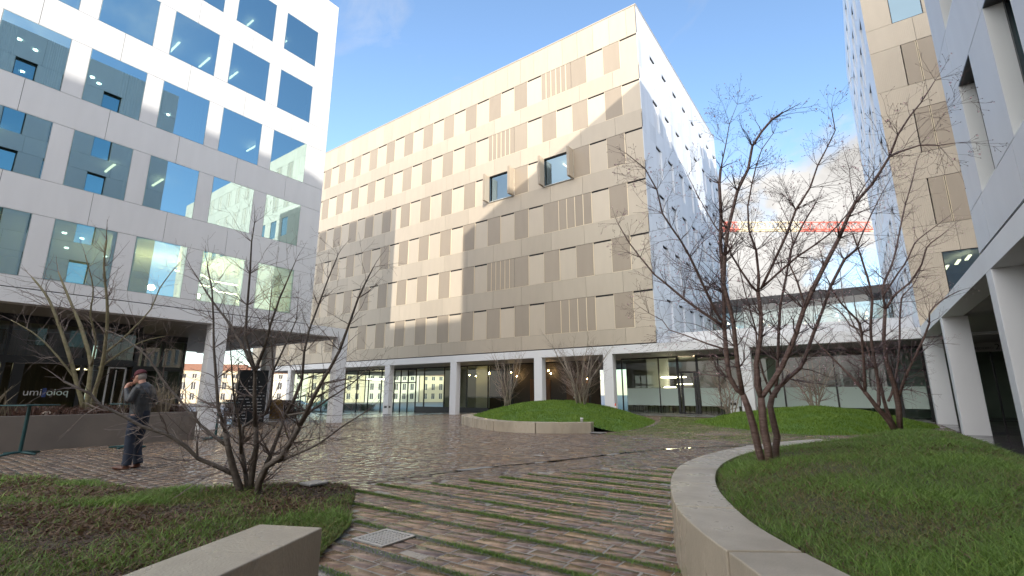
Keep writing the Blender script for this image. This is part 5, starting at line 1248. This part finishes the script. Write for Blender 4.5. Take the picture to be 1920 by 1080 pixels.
hedge('hedge', -56, -47, 37, 38, .9, [(.03,.07,.02), (.04,.09,.02)], 'low green hedge seen through the far ground floor', 'hedge', 14000)

# ================================================================== PERSON
def person():
    B = empty('person', (-10.55, 3.32, 0), 'man in maroon cap, dark jacket and jeans, standing with one hand at his mouth', 'person')
    B.rotation_euler = (0, 0, math.atan2(-.60, -.80))
    skin = mat('skin', (.50, .27, .20), .5); jk = mat('dark_jacket', (.022, .025, .03), .5, col2=(.05, .055, .065), vscale=10, bump=.8, bscale=12)
    jn = mat('blue_jeans', (.010, .015, .030), .8, col2=(.02, .03, .055), vscale=7, bump=.6, bscale=14); cap = mat('maroon_cap', (.085, .012, .02), .8)
    def rem(o, v, sm=4):
        r = o.modifiers.new('r', 'REMESH'); r.mode = 'VOXEL'; r.voxel_size = v; r.use_smooth_shade = True
        s = o.modifiers.new('s', 'SMOOTH'); s.iterations = sm; s.factor = .5; return local(o)
    def ell(mb, c, rx, ry, rz, n=14, tilt=0):
        pr = []; b = len(mb.v); ct, st = math.cos(tilt), math.sin(tilt)
        for i in range(n+1):
            ph = -math.pi/2+math.pi*i/n
            for k in range(n):
                a = 2*math.pi*k/n; x, y, z = rx*math.cos(ph)*math.cos(a), ry*math.cos(ph)*math.sin(a), rz*math.sin(ph)
                mb.v.append((c[0]+x*ct+z*st, c[1]+y, c[2]-x*st+z*ct))
        for i in range(n):
            for k in range(n):
                mb.f.append([b+i*n+k, b+i*n+(k+1) % n, b+(i+1)*n+(k+1) % n, b+(i+1)*n+k]); mb.t.append(0); mb.m.append(0)
    # body
    mb = MB(); hd = (.10, 0, 1.585); T = R_(26)
    ell(mb, hd, .096, .076, .118, tilt=T); ell(mb, (hd[0]+.045, 0, hd[2]-.065), .052, .050, .055, tilt=T)
    mb.tube([(.015, 0, 1.40), (.05, 0, 1.50), (.075, 0, 1.54)], [.062, .056, .052], 12)
    ell(mb, (hd[0]+.105, 0, hd[2]-.055), .022, .014, .022)                       # nose
    for s in (-1, 1): ell(mb, (hd[0]-.012, s*.078, hd[2]-.01), .022, .011, .034)
    ell(mb, (hd[0]+.092, 0, hd[2]-.098), .014, .024, .007); ell(mb, (hd[0]+.085, 0, hd[2]-.125), .024, .026, .02)
    mb.tube([(.0, 0, .92), (-.01, 0, 1.1), (-.02, 0, 1.28), (.0, 0, 1.40)], [.13, .12, .14, .11], 12)
    sh = [(-.01, .168, 1.375), (-.01, -.168, 1.375)]; mb.tube([sh[1], (0, 0, 1.39), sh[0]], [.055, .07, .055], 10)
    el = (.05, .245, 1.13); wr = (.235, .11, 1.375); mb.tube([sh[0], el], [.05, .043], 10); mb.tube([el, wr], [.042, .029], 10)
    el2 = (-.05, -.27, 1.12); wr2 = (.13, -.22, .95); mb.tube([sh[1], el2], [.05, .043], 10); mb.tube([el2, wr2], [.042, .029], 10)
    for s in (-1, 1):
        mb.tube([(.0, s*.09, .92), (.02, s*.10, .5), (-.01, s*.105, .09)], [.085, .058, .042], 12)
    # raised left hand: palm and curled fingers at the mouth
    pc = Vector((.235, .075, 1.425)); mb.tube([wr, tuple(pc)], [.028, .034], 10); ell(mb, tuple(pc), .030, .020, .042)
    for i, (dz, l) in enumerate(((.034, .062), (.014, .068), (-.006, .064), (-.024, .052))):
        a = pc+Vector((.012, -.010, dz)); mb.tube([a, a+Vector((-.004, -.038, .014)), a+Vector((-.034, -.038-l*.30, .016)), a+Vector((-.048, -.026-l*.22, .008))], [.0098, .0092, .0085, .0075], 7)
    mb.tube([pc+Vector((-.02, .0, .02)), pc+Vector((-.035, -.03, .045)), pc+Vector((-.04, -.055, .055))], [.011, .010, .008], 7)
    p2 = Vector((.15, -.215, .915)); ell(mb, tuple(p2), .022, .030, .045)
    for i in range(4):
        a = p2+Vector((.0, -.024+.016*i, -.03)); mb.tube([a, a+Vector((.004, 0, -.035)), a+Vector((-.006, 0, -.065-.004*(i % 3)))], [.0098, .009, .008], 7)
    mb.tube([p2+Vector((.015, .02, .01)), p2+Vector((.035, .03, -.02)), p2+Vector((.036, .03, -.045))], [.011, .010, .008], 7)
    body = rem(mb.build('body', skin, B), .0085, 2)
    for s in (-1, 1):
        e = MB(); ell(e, (hd[0]+.088, s*.03, hd[2]-.018), .010, .012, .009, 8); local(e.build('eye', M['whitewall'], body))
        e = MB(); ell(e, (hd[0]+.096, s*.03, hd[2]-.021), .005, .005, .005, 8); local(e.build('iris', M['black'], body))
    h = MB(); ell(h, (hd[0]-.022, 0, hd[2]-.0), .082, .083, .095, tilt=T); h2 = h.build('hair', mat('grey_hair', (.28, .25, .23), .9), B); local(h2)
    # jacket
    j = MB(); j.tube([(.0, 0, .86), (.0, 0, .95), (.0, 0, 1.1), (-.025, 0, 1.28), (-.02, 0, 1.38), (.02, 0, 1.45)], [.140, .148, .140, .142, .118, .078], 18)
    for k in (-1, 1): j.tube([(-.0, k*.03, .87), (-.005, k*.05, 1.1), (-.03, k*.06, 1.3), (-.02, k*.08, 1.37)], [.135, .132, .130, .098], 14)
    j.tube([sh[1], (-.02, 0, 1.40), sh[0]], [.064, .08, .064], 12)
    for a, e_, w_ in ((sh[0], el, wr), (sh[1], el2, wr2)):
        w_ = tuple(Vector(e_).lerp(Vector(w_), .93)); j.tube([a, tuple(Vector(a).lerp(Vector(e_), .5)), e_], [.066, .061, .057], 12); j.tube([e_, tuple(Vector(e_).lerp(Vector(w_), .5)), w_], [.057, .051, .045], 12)
    j.tube([(-.04, 0, 1.44), (-.01, .07, 1.445), (.06, .06, 1.435), (.09, .02, 1.40)], .022, 8); j.tube([(-.04, 0, 1.44), (-.01, -.07, 1.445), (.06, -.06, 1.435), (.09, -.02, 1.40)], .022, 8)
    rem(j.build('jacket', jk, B), .014, 3)
    # trousers
    t = MB(); t.tube([(.0, 0, .99), (0, 0, .90), (0, 0, .82)], [.150, .152, .12], 16)
    for s in (-1, 1):
        fx = .02 if s > 0 else -.03
        t.tube([(0, s*.075, .90), (.0, s*.085, .74), (.025, s*.095, .50), (.01, s*.10, .28), (fx-.01, s*.105, .07)], [.118, .102, .078, .070, .074], 16)
    rem(t.build('trousers', jn, B), .012, 2)
    for s in (-1, 1):
        fx = .03 if s > 0 else -.02
        b = MB(); ell(b, (fx+.0, s*.105, .055), .06, .044, .052, 12); ell(b, (fx+.11, s*.11, .035), .105, .045, .036, 12); ell(b, (fx+.06, s*.108, .022), .15, .046, .022, 12)
        rem(b.build('shoe', mat('brown_shoe', (.10, .035, .02), .3), B), .008, 3)
    c = MB(); n = 20
    ca = (hd[0]-.008, 0, hd[2]+.022); ell(c, ca, .107, .088, .105, 16, T)
    cut = []; V = c.v
    f2 = [f for f in c.f if sum(((V[i][2]-ca[2])*math.cos(T)+(V[i][0]-ca[0])*math.sin(T)) for i in f)/len(f) > .004]; c.f = f2; c.t = [0]*len(f2); c.m = [0]*len(f2)
    co = local(c.build('cap', cap, B, smooth=True)); sd = co.modifiers.new('t', 'SOLIDIFY'); sd.thickness = .006
    b = MB(); ring = []
    for i in range(13):
        a = -math.pi/2+math.pi*i/12; ring.append((math.cos(a)*.105+.070, math.sin(a)*.075))
    inner = [(.075, y) for _, y in ring]
    for i in range(12):
        P = lambda x, y, dz=0: (ca[0]+x*math.cos(T), y, ca[2]-x*math.sin(T)+dz-.25*y*y)
        b.face([P(inner[i][0]-.02, inner[i][1]), P(*ring[i]), P(*ring[i+1]), P(inner[i+1][0]-.02, inner[i+1][1])])
    bo = local(b.build('brim', cap, co)); sd = bo.modifiers.new('t', 'SOLIDIFY'); sd.thickness = .008
person()
